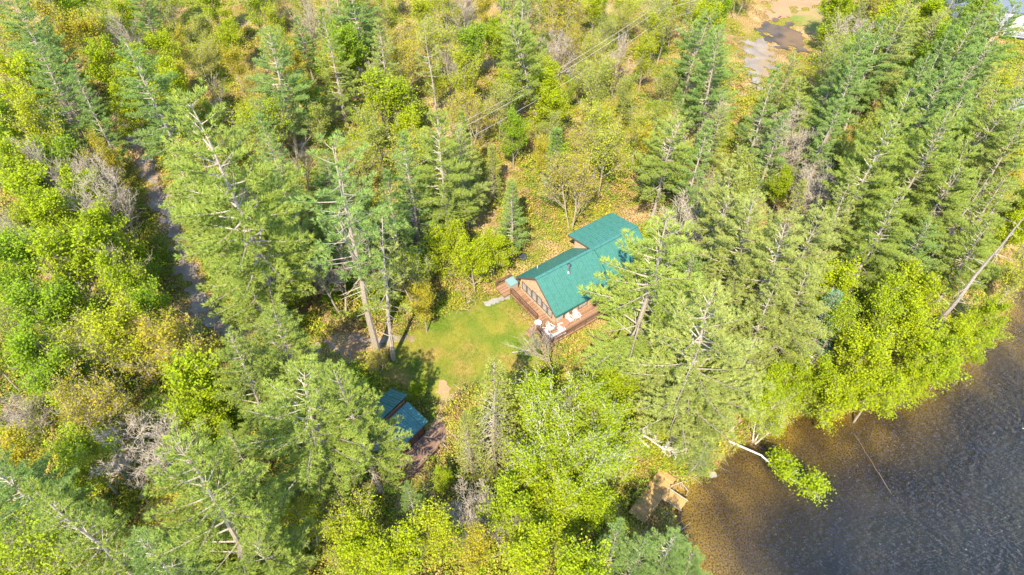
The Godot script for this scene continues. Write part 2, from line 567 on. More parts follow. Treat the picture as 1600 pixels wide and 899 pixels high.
func make_kinds() -> void:
	var pine := {"h": 24.0, "r": 0.34, "sway": 0.05, "start": 0.22, "snags": 0.12, "step": 1.05, "whorl": 5, "shape": 0.6, "skirt": 0.7, "reach": 5.7, "gap": 0.17, "droop": 0.02, "curl": 0.09, "bare": 0.25, "twig_gap": 0.3, "tuft_gap": 0.15, "perk": 1.0, "blades": 13, "needle": 0.36, "blade": 0.03}
	kinds.pine = []
	kinds.pine.append(conifer(101, pine))
	kinds.pine.append(conifer(102, pine.merged({"reach": 5.8, "start": 0.28, "shape": 0.5, "gap": 0.25, "sway": 0.08}, true)))
	kinds.pine.append(conifer(103, pine.merged({"reach": 4.6, "start": 0.14, "shape": 0.75, "whorl": 5}, true)))
	kinds.pine.append(conifer(104, pine.merged({"reach": 5.6, "start": 0.36, "shape": 0.45, "gap": 0.3, "fork": 0.6, "sway": 0.1}, true)))
	kinds.old_pine = [conifer(105, pine.merged({"reach": 3.8, "start": 0.5, "shape": 0.4, "gap": 0.42, "fork": 0.55, "snags": 0.25, "bare": 0.45}, true)),
		conifer(106, pine.merged({"reach": 3.6, "start": 0.4, "gap": 0.5, "snags": 0.2, "bare": 0.4}, true))]
	var hem := {"h": 17.0, "r": 0.2, "sway": 0.03, "start": 0.07, "step": 0.5, "whorl": 6, "shape": 0.8, "skirt": 1.0, "reach": 3.3, "gap": 0.1, "droop": -0.1, "curl": -0.02, "bare": 0.1, "twig_gap": 0.36, "tuft_gap": 0.26, "perk": 0.3, "blades": 6, "needle": 0.26, "blade": 0.04}
	kinds.hemlock = [conifer(111, hem), conifer(112, hem.merged({"reach": 2.8, "gap": 0.2}, true))]
	kinds.cedar = [conifer(113, hem.merged({"h": 12.0, "reach": 1.5, "shape": 0.7, "droop": 0.3, "step": 0.36, "gap": 0.05}, true))]
	kinds.spruce = [conifer(114, hem.merged({"h": 12.0, "reach": 3.0, "droop": 0.0, "shape": 0.9, "step": 0.55, "needle": 0.24}, true))]
	var o := {"h": 11.5, "r": 0.17, "levels": 3, "kids": [3, 2, 2, 2], "share": [0.46, 0.5, 0.5], "open": 0.72, "clear": 0.3, "sway": 0.2, "lift": 0.14, "thin": 0.012}
	kinds.lime = []
	for k in 4:
		kinds.lime.append(broad(201 + k, o.merged({"open": [0.7, 0.8, 0.6, 0.75][k], "stems": [1, 1, 2, 1][k], "clear": [0.3, 0.2, 0.3, 0.25][k]}, true), [8500, 9500, 9000, 8000][k], 0.27, 0.3))
	kinds.gold = []
	for k in 4:
		kinds.gold.append(broad(221 + k, o.merged({"h": 11.0, "r": 0.13, "open": [0.6, 0.7, 0.5, 0.65][k], "stems": [1, 2, 1, 3][k], "clear": 0.3}, true), [6000, 6600, 5400, 6400][k], 0.21, 0.3))
	kinds.olive = []
	for k in 3:
		kinds.olive.append(broad(241 + k, o.merged({"h": 10.5, "r": 0.12, "open": [0.55, 0.7, 0.6][k], "stems": [2, 1, 1][k], "clear": 0.3}, true), [4000, 3600, 4400][k], 0.2, 0.28))
	kinds.birch = []
	for k in 2:
		kinds.birch.append(broad(251 + k, o.merged({"h": 13.0, "r": 0.16, "open": 0.62, "stems": [2, 3][k], "clear": 0.35, "thin": 0.012}, true), 11000, 0.25, 0.36))
	kinds.bare = []
	for k in 3:
		kinds.bare.append(broad(261 + k, o.merged({"h": [10.0, 12.0, 8.5][k], "r": 0.14, "open": [0.6, 0.5, 0.85][k], "stems": [2, 1, 3][k], "thin": 0.017}, true), 0, 0, 0))
	kinds.sapling = []
	for k in 3:
		kinds.sapling.append(broad(271 + k, o.merged({"h": 3.6, "r": 0.05, "levels": 2, "kids": [3, 3, 2], "clear": 0.15, "stems": [2, 3, 1][k], "thin": 0.008}, true), 1500, 0.19, 0.26))
	kinds.dead = [dead_tree(281), dead_tree(282)]
func dead_tree(seed_: int) -> Dictionary:
	rng.seed = seed_
	var w := MB.new()
	var p := Vector3.DOWN * 0.5
	for s in 12:
		var q := p + Vector3(rng.randf_range(-0.1, 0.1), 1.6, rng.randf_range(-0.1, 0.1))
		w.tube(p, q, lerpf(0.3, 0.05, s / 12.0), lerpf(0.3, 0.05, (s + 1) / 12.0), 7)
		if s > 1:
			for k in rng.randi_range(2, 4):
				var a := rng.randf() * TAU
				var d := Vector3(cos(a), rng.randf_range(-0.25, 0.3), sin(a)).normalized()
				var e := p.lerp(q, rng.randf())
				var l := rng.randf_range(0.7, 3.2) * (1.0 - s * 0.05)
				var r := 0.035 + l * 0.012
				for z in 3:
					var f := e + d * l / 3.0
					w.tube(e, f, r * (1 - z * 0.3), r * (0.72 - z * 0.3), 4)
					if z > 0 and rng.randf() < 0.7: w.tube(f, f + jitter(d, 0.9) * l * 0.35, r * 0.4, 0.008, 3)
					e = f
					d = (d + Vector3.DOWN * rng.randf_range(-0.15, 0.25)).normalized()
		p = q
	return {"trunk": w.mesh(false), "crown": null, "h": 19.0}

const LOOK := {
	"pine": ["white_pine", "white pine", "pine tree"], "old_pine": ["old_pine", "sparse old pine with bare snags", "pine tree"], "hemlock": ["hemlock_tree", "hemlock", "conifer"],
	"cedar": ["cedar_tree", "narrow upright cedar", "conifer"], "spruce": ["spruce_tree", "broad blue-green spruce", "conifer"],
	"lime": ["maple_tree", "leafy maple", "tree"], "gold": ["oak_tree", "oak breaking into leaf", "tree"], "olive": ["aspen_tree", "thinly leafed aspen", "tree"],
	"birch": ["birch_tree", "white limbed birch in fresh leaf", "tree"], "bare": ["bare_tree", "leafless grey tree", "bare tree"], "sapling": ["sapling", "low sapling", "sapling"], "dead": ["dead_tree", "silvery dead trunk with broken branches", "dead tree"]}
const TINTS := {"pine": ["green", "blue-green", "pale green"], "old_pine": ["green", "blue-green", "pale green"], "hemlock": ["yellowish green", "deep green"], "cedar": ["bright green", "deep green"], "spruce": [""],
	"lime": ["lime green", "yellow-lime", "mid green"], "gold": ["golden", "olive gold", "orange tinged"], "olive": ["olive green", "dull olive"], "birch": ["lime green", "yellow-lime", "mid green"],
	"bare": [""], "sapling": ["lime green", "yellow-lime", "mid green"], "dead": [""]}
func foliage(kind: String, tint: int) -> Material:
	var key := kind
	if kind == "old_pine": key = "pine"
	if kind == "cedar": key = "hemlock"
	if kind in ["birch", "sapling"]: key = "lime"
	return M[key][tint % M[key].size()] if M.has(key) else null
func wood(kind: String, v: int) -> Material:
	match kind:
		"pine", "old_pine": return M.pine_bark if v % 3 else M.grey_bark
		"hemlock", "spruce", "cedar": return M.grey_bark
		"birch": return M.birch_bark
		"bare": return M.pale_bark
		"dead": return M.dead_wood
		"lime": return M.grey_bark
	return M.pale_bark if v % 2 else M.grey_bark
func place_words(p: Vector3) -> String:
	var q := Vector2(p.x, p.z)
	var hq := Vector2(house_at.x, house_at.z) + Vector2(6.1, -4.4)
	if q.distance_to(Vector2(cabin_at.x, cabin_at.z)) < 10.0: return "beside the small cabin"
	if q.distance_to(hq) < 14.5: return "beside the green-roofed cottage"
	var dk := at_height(1030, 765, 0.5)
	if q.distance_to(Vector2(dk.x, dk.z)) < 9.0: return "beside the wooden lake dock"
	var s := line_dist(q, shore)
	var px := to_px(p)
	if s < 7.5: return "on the shore near the leaning trunk" if px.x > 1330 else "on the shore below the cottage"
	if line_dist(q, drive) < 8.0: return "beside the gravel drive"
	if line_dist(q, lawn, true) < 8.0: return "at the edge of the lawn"
	if px.distance_to(Vector2(1215, 75)) < 90: return "beside the gravel parking area"
	if px.distance_to(Vector2(1560, 80)) < 150: return "around the slate roofed house"
	if absf(px.y - (290.0 - (px.x - 690) * 0.52)) < 45 and px.x > 650 and px.x < 1180: return "under the power lines"
	if px.x > 1080: return "between lake and parking area"
	if px.y > 560: return "below the small cabin"
	if px.x < 290: return "across the gravel drive"
	if px.x < 640: return "between drive and power lines"
	return "behind the cottage"

func plant(kind: String, v: int, tint: int, at: Vector3, h: float, wide := 1.0, turn := -1.0, lean := Vector3.UP, label := "") -> Node3D:
	var list: Array = kinds[kind]
	var d: Dictionary = list[v % list.size()]
	var look: Array = LOOK[kind]
	var tl: Array = TINTS[kind]
	var words: String = tl[tint % tl.size()]
	var size := ""
	if kind == "pine": size = "very tall " if h > 25 else ("tall " if h > 18 else "young ")
	elif kind in ["lime", "gold", "olive", "bare", "hemlock"]: size = "large " if h > 12.5 else ("" if h > 8.5 else "small ")
	var where := place_words(at)
	var text: String = (size + (words + " " if words else "") + look[1] + " " + where).strip_edges()
	var o := thing(look[0], at, 0.0, label if label else text, look[2], "%ss %s" % [look[2], where])
	var s: float = h / d.h
	var y := lean.normalized()
	var a := turn if turn >= 0 else rng.randf() * TAU
	var x := Vector3(cos(a), 0, -sin(a))
	x = (x - y * x.dot(y)).normalized()
	o.basis = Basis(x * s * wide, y * s, x.cross(y) * s * wide)
	part("trunk", d.trunk, wood(kind, v), o)
	if d.crown: part("crown", d.crown, foliage(kind, tint), o)
	tree_spots.append([Vector2(at.x, at.z), h])
	labelled.append([o, Vector2(at.x, at.z), (words + " " if words else "") + SHORT[kind]])
	return o
# by the pixel of the middle of the crown and the height
func hero(kind: String, v: int, tint: int, u: float, w: float, h: float, wide := 1.0, label := "") -> void:
	var frac: float = {"pine": 0.66, "old_pine": 0.72, "hemlock": 0.48, "cedar": 0.5, "spruce": 0.45}.get(kind, 0.68)
	plant(kind, v, tint, on_ground(u, w, h * frac), h, wide, -1.0, Vector3.UP, label)
# by the pixels of the foot and of the top: the top is where its ray passes nearest to the plumb line, so the lean is the photographed one
func leaning(kind: String, v: int, tint: int, fu: float, fv: float, tu: float, tv: float, wide := 1.0, label := "", away := 0.0) -> Node3D:
	var p := on_ground(fu, fv)
	var d := ray(tu, tv).normalized()
	var c := Vector3(0, CAM_H, 0)
	var k := d.dot(Vector3.UP)
	var w := c - p
	var sc := (k * Vector3.UP.dot(w) - d.dot(w)) / (1.0 - k * k)
	var top := c + d * (sc + away)
	return plant(kind, v, tint, p, (top - p).length(), wide, -1.0, top - p, label)

func forbidden(p: Vector3, h: float, r: float) -> bool:
	for f in [0.1, 0.35, 0.6, 0.85, 1.0]:
		var c: Vector3 = p + Vector3.UP * h * f
		var rr: float = r * (0.35 if f < 0.3 else 1.0 if f < 0.9 else 0.4)
		for s in [Vector3.ZERO, Vector3(rr, 0, 0), Vector3(-rr, 0, 0), Vector3(0, 0, rr), Vector3(0, 0, -rr)]:
			var px := to_px(c + s)
			for poly in keep_out:
				if Geometry2D.is_point_in_polygon(px, poly): return true
	return false

func heroes() -> void:
	rng.seed = 5
	# pines whose stems show
	leaning("pine", 1, 0, 463, 528, 318, 140, 1.0, "very tall white pine with long pale stem beside the gravel drive")
	leaning("old_pine", 0, 1, 590, 556, 513, 236, 1.15, "pale stemmed leaning pine with forked top beside the lawn")
	leaning("old_pine", 1, 2, 614, 562, 600, 330, 1.0, "thin half bare pine between the drive and the lawn")
	leaning("pine", 1, 0, 508, 768, 452, 565, 1.35, "big white pine spreading over the small cabin roof")
	leaning("pine", 0, 0, 978, 602, 1036, 350, 1.38, "big white pine whose boughs overhang the cottage roof")
	leaning("pine", 1, 2, 1052, 690, 1122, 440, 1.25, "big pale green pine with a white stem below the cottage")
	leaning("pine", 3, 0, 848, 212, 793, 0, 0.8)
	leaning("old_pine", 1, 2, 686, 206, 664, 30, 0.8)
	leaning("pine", 0, 1, 258, 100, 196, -60, 0.8)
	for a in [[0, 0, 335, 795, 24], [0, 0, 560, 652, 20], [2, 0, 130, 830, 20], [1, 0, 690, 262, 20], [2, 1, 640, 280, 18], [2, 1, 612, 330, 16], [1, 1, 430, 120, 19], [2, 0, 518, 80, 18],
			[0, 1, 1118, 112, 19], [3, 1, 1085, 75, 16], [0, 1, 1330, 110, 20], [2, 1, 1300, 130, 17], [1, 1, 1365, 95, 18], [0, 1, 1490, 80, 20], [1, 1, 1540, 70, 19], [2, 1, 1460, 100, 17], [3, 1, 1500, 130, 18],
			[1, 0, 1395, 225, 22], [0, 0, 1440, 260, 22], [2, 1, 1475, 205, 20], [1, 0, 1350, 265, 21], [3, 0, 1535, 215, 20], [0, 2, 1570, 250, 20], [2, 2, 1520, 165, 17],
			[0, 2, 1165, 400, 22], [1, 2, 1215, 430, 22], [2, 2, 1190, 500, 19], [0, 2, 1255, 390, 21], [3, 2, 1130, 345, 20], [1, 2, 1240, 480, 18], [2, 0, 1095, 640, 15], [2, 2, 1130, 590, 17], [1, 0, 1015, 540, 13],
			[1, 1, 1035, 862, 13], [0, 1, 990, 880, 12], [2, 1, 960, 850, 12], [0, 1, 1080, 888, 11], [2, 1, 640, 775, 7], [0, 0, 385, 590, 17], [2, 0, 350, 400, 18], [2, 0, 395, 455, 16], [1, 1, 545, 330, 17], [2, 1, 575, 385, 14], [2, 1, 430, 250, 18], [0, 0, 300, 300, 18], [2, 0, 465, 350, 16],
			[0, 1, 80, 130, 19], [2, 1, 140, 165, 16], [1, 1, 60, 60, 19], [2, 1, 1195, 165, 17], [0, 2, 1230, 130, 15], [2, 1, 800, 330, 12], [2, 0, 725, 225, 14], [2, 1, 815, 30, 17], [1, 1, 560, 20, 17], [2, 0, 370, 700, 12], [3, 0, 420, 870, 15], [1, 1, 250, 870, 14], [0, 1, 1425, 145, 17], [2, 2, 1310, 330, 17], [1, 0, 1380, 360, 18], [2, 1, 1290, 215, 16],
			[3, 0, 1480, 300, 19], [2, 0, 1550, 310, 17], [2, 1, 1210, 225, 14]]:
		hero("pine", a[0], a[1], a[2], a[3], a[4], rng.randf_range(0.85, 1.1))
	hero("hemlock", 0, 0, 770, 655, 17, 0.95, "feathery yellowish hemlock standing below the lawn")
	hero("hemlock", 1, 0, 735, 700, 11, 1.0)
	hero("cedar", 0, 1, 866, 262, 12, 1.0, "narrow upright cedar on the leafy slope behind the cottage")
	hero("cedar", 0, 0, 800, 330, 10)
	hero("cedar", 0, 0, 770, 270, 9)
	hero("spruce", 0, 0, 1282, 510, 11, 1.0, "broad blue-green spruce near the lake among yellow-lime trees")
	hero("hemlock", 0, 1, 1100, 700, 9, 1.0)
	hero("hemlock", 1, 1, 640, 310, 12, 1.0)
	hero("hemlock", 1, 0, 1235, 345, 12)
	# broadleaved
	for a in [[0, 0, 80, 335, 13], [1, 0, 45, 310, 12], [2, 0, 115, 400, 13], [3, 0, 165, 365, 12], [1, 0, 300, 605, 12], [0, 0, 330, 640, 9], [0, 1, 268, 140, 13], [3, 2, 60, 560, 12], [2, 2, 90, 600, 11], [0, 1, 852, 135, 11], [1, 1, 862, 165, 9],
			[2, 0, 30, 270, 12], [1, 0, 135, 300, 11], [1, 0, 1310, 12, 12], [0, 0, 1455, 25, 12], [2, 1, 1400, 40, 12], [3, 2, 1125, 8, 11], [1, 1, 640, 205, 9], [0, 0, 1222, 290, 8], [2, 0, 185, 440, 11], [1, 0, 165, 100, 12], [3, 1, 195, 165, 10],
			[0, 0, 1195, 610, 10], [1, 0, 1235, 585, 9], [3, 0, 1280, 590, 9], [1, 1, 1345, 560, 11], [0, 1, 1375, 600, 11], [2, 1, 1320, 610, 10], [1, 0, 1455, 550, 10], [3, 1, 1415, 500, 11], [0, 1, 1500, 520, 9], [1, 0, 1545, 492, 9], [3, 0, 1530, 535, 7], [0, 0, 1480, 575, 7], [1, 1, 1425, 590, 8], [2, 0, 1380, 470, 11], [1, 1, 1300, 450, 11],
			[3, 0, 690, 745, 4.5], [2, 0, 655, 608, 4], [1, 1, 738, 400, 9], [2, 1, 700, 375, 9], [0, 1, 770, 385, 8], [3, 1, 830, 860, 11], [0, 0, 800, 800, 10], [2, 1, 850, 800, 9], [1, 2, 20, 410, 12], [2, 2, 70, 480, 11], [0, 1, 260, 80, 11], [1, 0, 960, 600, 9], [3, 0, 925, 790, 9], [0, 1, 560, 850, 9], [2, 1, 620, 860, 9]]:
		hero("lime", a[0], a[1], a[2], a[3], a[4], rng.randf_range(0.85, 1.1))
	for a in [[0, 0, 875, 625, 13], [1, 0, 855, 690, 13], [0, 0, 915, 660, 12], [1, 0, 900, 730, 12], [1, 0, 950, 700, 11], [0, 1, 850, 760, 11], [1, 1, 1200, 650, 8]]:
		hero("birch", a[0], a[1], a[2], a[3], a[4])
	for a in [[0, 0, 190, 520, 13], [1, 2, 245, 540, 12], [3, 0, 140, 540, 11], [2, 2, 30, 700, 11], [1, 0, 540, 820, 9], [0, 0, 680, 830, 10], [2, 2, 740, 850, 9], [1, 0, 470, 820, 8], [3, 2, 590, 560, 4], [0, 1, 1310, 500, 10], [0, 2, 660, 470, 8], [3, 1, 640, 420, 9]]:
		hero("gold", a[0], a[1], a[2], a[3], a[4])
	hero("bare", 2, 0, 225, 690, 10, 1.3, "wide leafless grey tree in the woods below the drive")
	hero("bare", 0, 0, 962, 85, 12, 1.0, "tall leafless tree beside the utility pole")
	for a in [[0, 20, 250, 13], [1, 55, 270, 13], [0, 115, 265, 12], [2, 150, 285, 11], [0, 785, 815, 9], [2, 745, 795, 8], [1, 1110, 185, 11], [0, 480, 20, 12], [1, 510, 10, 12], [2, 1285, 300, 11], [0, 20, 350, 11], [2, 30, 640, 7], [1, 195, 420, 11], [0, 1100, 280, 9], [2, 1270, 280, 9], [0, 900, 640, 12], [1, 720, 20, 12], [2, 1230, 215, 12]]:
		hero("bare", a[0], 0, a[1], a[2], a[3])
	# trunks that lean
	leaning("dead", 0, 0, 1442, 532, 1604, 332, 1.0, "silvery dead trunk leaning out over the lake shore")
	leaning("dead", 1, 0, 1446, 415, 1548, 272, 0.9, "grey dead trunk leaning among pines above the lake")
	leaning("dead", 0, 0, 1492, 430, 1572, 292, 0.9, "thin grey dead trunk leaning beside the far shore pines")
	leaning("dead", 1, 0, 1468, 402, 1535, 268, 0.7, "slender grey snag leaning among pines above the lake")
	leaning("bare", 1, 0, 871, 590, 812, 498, 1.0, "slender leaning leafless birch beside the cottage deck")
	leaning("dead", 1, 0, 82, 822, 0, 738, 0.8, "pale snag leaning in the woods below the cabin")
	leaning("dead", 0, 0, 232, 899, 168, 852, 0.8, "pale broken trunk under the low pines")
	# birches that reach out over the water
	reach("birch_tree", "lime leafed birch leaning far out over the lake", at_height(1140, 690, 0.9), [at_height(1190, 712, 2.6), at_height(1222, 742, 2.9), at_height(1262, 762, 2.6)], 0.13, 4600)
	reach("bare_tree", "white leafless birch fallen toward the lake near the dock", on_ground(1015, 700, 0.5) + Vector3.UP * 0.5, [at_height(985, 672, 5.5), at_height(1012, 684, 5.5), at_height(1040, 705, 4.5)], 0.12, 0)
	reach("bare_tree", "white leafless limb tree leaning among the shore pines", on_ground(1150, 590), [at_height(1180, 562, 6.0), at_height(1215, 566, 6.5), at_height(1252, 560, 6.5)], 0.12, 0)

func reach(called: String, label: String, foot: Vector3, pts: Array, r: float, count: int) -> void:
	rng.seed = hash(label)
	var w := MB.new()
	var c := MB.new()
	var tips := []
	var p := Vector3.ZERO
	var o := {"levels": 3, "kids": [2, 2, 2, 2], "share": [0.4, 0.5, 0.5], "open": 0.7, "clear": 0.0, "sway": 0.22, "lift": 0.03, "thin": 0.018}
	for k in pts.size():
		var q: Vector3 = pts[k] - foot
		w.tube(p, q, r * (1.0 - k * 0.25), r * (0.75 - k * 0.25), 6)
		for z in 3:
			var d := (q - p).normalized()
			if k > 0: grow(w, tips, p.lerp(q, rng.randf()), (d + jitter(Vector3.UP, 0.9) * 0.7).normalized(), (q - p).length() * rng.randf_range(0.5, 0.9), r * 0.3, 1, o)
		p = q
	if count: leaves(c, tips, count, 0.24, 0.42)
	var n := thing(called, foot, 0, label, "tree" if count else "bare tree", "trees leaning toward the lake")
	part("trunk", w.mesh(false), M.birch_bark, n)
	if count: part("crown", c.mesh(), M.lime[0], n)

func fill_woods() -> void:
	rng.seed = 77
	var placed := 0
	var tries := 0
	while placed < 245 and tries < 6000:
		tries += 1
		var u := rng.randf_range(-20, 1620)
		var v := rng.randf_range(-90, 960)
		var p := on_ground(u, v)
		if p.y < 0.5 or p.z < -172 or p.z > 0: continue
		var q := Vector2(p.x, p.z)
		var px := to_px(p)
		# share of each kind by part of the wood
		var share: Array   # pine, lime, gold, olive, bare, hemlock
		var hh := 11.0
		var space := 4.2
		if px.x < 300: share = [0.06, 0.36, 0.2, 0.2, 0.16, 0.02]; hh = 12.0
		elif px.y < 340 and px.x < 1090: share = [0.02, 0.14, 0.44, 0.28, 0.11, 0.01]; hh = 9.5; space = 4.0
		elif px.y < 330: share = [0.38, 0.26, 0.14, 0.12, 0.08, 0.02]; hh = 11.0
		elif px.x > 1000 and px.y < 680: share = [0.3, 0.34, 0.14, 0.14, 0.06, 0.02]; hh = 10.0
		elif px.y > 600: share = [0.1, 0.3, 0.34, 0.12, 0.12, 0.02]; hh = 9.5
		else: share = [0.18, 0.2, 0.3, 0.2, 0.08, 0.04]; hh = 9.5
		var pick := rng.randf()
		var k := 0
		while k < 5 and pick > share[k]:
			pick -= share[k]
			k += 1
		var kind: String = ["pine", "lime", "gold", "olive", "bare", "hemlock"][k]
		var h: float = hh * rng.randf_range(0.72, 1.3) * (1.45 if k == 0 else 1.0)
		var mid := to_px(p + Vector3.UP * h * 0.7)
		if mid.x < -25 or mid.x > 1625 or mid.y < -25 or mid.y > 925: continue
		var near := false
		for t in tree_spots:
			if t[0].distance_squared_to(q) < space * space:
				near = true
				break
		if near: continue
		if line_dist(q, drive) < 3.0 or Geometry2D.is_point_in_polygon(q, lawn): continue
		if forbidden(p, h, h * 0.2): continue
		# nothing that hides what lies open to the sun on the slope
		if h > 9 and px.distance_to(Vector2(900, 190)) < 60 and rng.randf() < 0.5: continue
		plant(kind, rng.randi(), rng.randi(), p, h, rng.randf_range(0.85, 1.15))
		placed += 1
	# saplings along the edges and under the trees
	var low := 0
	tries = 0
	while low < 110 and tries < 4000:
		tries += 1
		var p := on_ground(rng.randf_range(0, 1600), rng.randf_range(0, 899))
		if p.y < 0.4: continue
		var q := Vector2(p.x, p.z)
		if line_dist(q, drive) < 2.2 or Geometry2D.is_point_in_polygon(q, lawn): continue
		var h := rng.randf_range(2.2, 5.0)
		if forbidden(p, h, 0.8): continue
		plant("sapling", rng.randi(), rng.randi(), p, h)
		low += 1
	print("trees ", placed, " saplings ", low, " all ", tree_spots.size())

# trees that would read alike are told apart by what grows beside them
func tell_apart() -> void:
	var count := {}
	for t in labelled:
		var l: String = t[0].get_meta("label")
		count[l] = count.get(l, 0) + 1
	for t in labelled:
		var l: String = t[0].get_meta("label")
		if count[l] < 2: continue
		var best := 1e9
		var by := ""
		for e in labelled:
			if e[0] == t[0]: continue
			var d: float = e[1].distance_squared_to(t[1])
			if d < best:
				best = d
				by = e[2]
		var text := l + " next to " + by
		if text.split(" ").size() > 16: text = l + " by " + by
		if text.split(" ").size() <= 16: t[0].set_meta("label", text)

# ---------------------------------------------------------------- ground cover
func multi(called: String, label: String, category: String, m: Mesh, material: Material, where: Array, cols: Array) -> void:
	var mm := MultiMesh.new()
	mm.transform_format = MultiMesh.TRANSFORM_3D
	mm.use_colors = true
	mm.mesh = m
	mm.instance_count = where.size()
	for i in where.size():
		mm.set_instance_transform(i, where[i])
		mm.set_instance_color(i, cols[i])
	var o := MultiMeshInstance3D.new()
	o.name = numbered(called)
	o.multimesh = mm
	o.material_override = material
	add_child(o)
	tag(o, label, category, "", "stuff")
func open_ground(q: Vector2) -> bool:
	if line_dist(q, drive) < 1.7 or Geometry2D.is_point_in_polygon(q, lawn): return true
	var px := to_px(put(q))
	for k in keep_out.size():
		if k in [0, 2, 4, 5] and Geometry2D.is_point_in_polygon(px, keep_out[k]): return true
	return false
func cover() -> void:
	rng.seed = 9
	var c := MB.new()
	for k in 110:
		var a := rng.randf() * TAU
		var r := sqrt(rng.randf()) * 0.75
		var p := Vector3(cos(a) * r, rng.randf_range(0.05, 0.85) * (1.1 - r), sin(a) * r)
		var s := rng.randf_range(0.05, 0.115)
		var e := Vector3(rng.randf_range(-1, 1), rng.randf_range(-0.4, 0.4), rng.randf_range(-1, 1)).normalized()
		var f := e.cross(Vector3(rng.randf_range(-1, 1), rng.randf_range(-1, 1), rng.randf_range(-1, 1))).normalized()
		var g := rng.randf_range(0.7, 1.25)
		c.quad(p - e * s, p - f * s * 0.6, p + e * s, p + f * s * 0.6, Color(g, g, g))
	var where := []
	var cols := []
	var tones := [Color(0.2, 0.28, 0.02), Color(0.26, 0.28, 0.022), Color(0.29, 0.25, 0.045), Color(0.16, 0.23, 0.025), Color(0.29, 0.2, 0.075), Color(0.29, 0.3, 0.025)]
	while where.size() < 20000:
		var p := on_ground(rng.randf_range(-60, 1660), rng.randf_range(-40, 960))
		if p.y < 0.25: continue
		var q := Vector2(p.x, p.z)
		if open_ground(q): continue
		if nz.get_noise_2d(p.x * 4.0, p.z * 4.0) < rng.randf_range(-0.6, 0.12): continue
		var s := rng.randf_range(0.5, 1.5)
		where.append(Transform3D(Basis(Vector3.UP, rng.randf() * TAU).scaled(Vector3(s, s * rng.randf_range(0.6, 1.3), s)), p))
		var pick := clampi(int((nz2.get_noise_2d(p.x * 0.8, p.z * 0.8) * 0.9 + 0.5) * 6.0 + rng.randf_range(-1.2, 1.2)), 0, 5)
		cols.append(tones[pick])
	multi("undergrowth", "low leafy brush growing under the trees", "undergrowth", c.mesh(), M.brush, where, cols)
	# twigs and fallen sticks
	var t := MB.new()
	for k in 5:
		var a := rng.randf() * TAU
		var p := Vector3(rng.randf_range(-0.6, 0.6), 0.04, rng.randf_range(-0.6, 0.6))
		var d := Vector3(cos(a), rng.randf_range(-0.02, 0.14), sin(a))
		t.tube(p, p + d * rng.randf_range(0.6, 1.8), 0.022, 0.008, 3)
	where = []; cols = []
	while where.size() < 2600:
		var p := on_ground(rng.randf_range(-60, 1660), rng.randf_range(-40, 960))
		if p.y < 0.15 or open_ground(Vector2(p.x, p.z)): continue
		where.append(Transform3D(Basis(Vector3.UP, rng.randf() * TAU), p + Vector3.UP * 0.02))
		var g := rng.randf_range(0.25, 0.55)
		cols.append(Color(g, g * 0.88, g * 0.74))
	multi("twig_debris", "grey fallen twigs lying on the forest floor", "twigs", t.mesh(), M.brush, where, cols)
	# grass of the lawn
	var b := MB.new()
	for k in 9:
		var a := rng.randf() * TAU
		var p := Vector3(rng.randf_range(-0.14, 0.14), 0, rng.randf_range(-0.14, 0.14))
		var s := Vector3(cos(a), 0, sin(a)) * 0.012
		b.tri(p - s, p + s, p + Vector3(rng.randf_range(-0.05, 0.05), rng.randf_range(0.05, 0.11), rng.randf_range(-0.05, 0.05)))
	where = []; cols = []
	var lo := lawn[0]
	var hi := lawn[0]
	for p in lawn:
		lo = lo.min(p); hi = hi.max(p)
	while where.size() < 16000:
		var q := Vector2(rng.randf_range(lo.x - 1, hi.x + 1), rng.randf_range(lo.y - 1, hi.y + 1))
		if not Geometry2D.is_point_in_polygon(q, lawn) and line_dist(q, lawn, true) > 0.8: continue
		where.append(Transform3D(Basis(Vector3.UP, rng.randf() * TAU), put(q, 0.05)))
		var m := clampf(0.5 + nz2.get_noise_2d(q.x * 2.2, q.y * 2.2) * 1.3, 0, 1)
		cols.append(Color(0.13, 0.2, 0.015).lerp(Color(0.3, 0.27, 0.04), m) * rng.randf_range(0.8, 1.2))
	multi("lawn_grass", "short grass of the lawn beside the cottage", "grass", b.mesh(), M.grass, where, cols)

# ---------------------------------------------------------------- buildings
# one metal roofing sheet between four corners, with raised ribs along its sides
func roof_sheet(parent: Node, a: Vector3, b: Vector3, c: Vector3, d: Vector3) -> void:
	var m := MB.new()
	var n := (b - a).cross(d - a).normalized()
	if n.y < 0: n = -n
	var t := n * 0.03
	m.quad(a, b, c, d)
	m.quad(a + t, b + t, c + t, d + t)
	m.quad(a, b, b + t, a + t); m.quad(d, c, c + t, d + t); m.quad(b, c, c + t, b + t); m.quad(a, d, d + t, a + t)
	var w := (b - a).length()
	for f in [0.04, 0.36, 0.68, 0.97]:
		m.bar(a.lerp(b, f) + n * 0.045, d.lerp(c, f) + n * 0.045, 0.03 if w > 0.3 else 0.01, 0.035)
	part("roof_panel", m.mesh(false), M.roof, parent)
func roof_slope(parent: Node, e0: Vector3, e1: Vector3, r0: Vector3, r1: Vector3, count: int) -> void:
	for k in count:
		var f := float(k) / count
		var g := float(k + 1) / count - 0.001
		roof_sheet(parent, e0.lerp(e1, f), e0.lerp(e1, g), r0.lerp(r1, g), r0.lerp(r1, f))
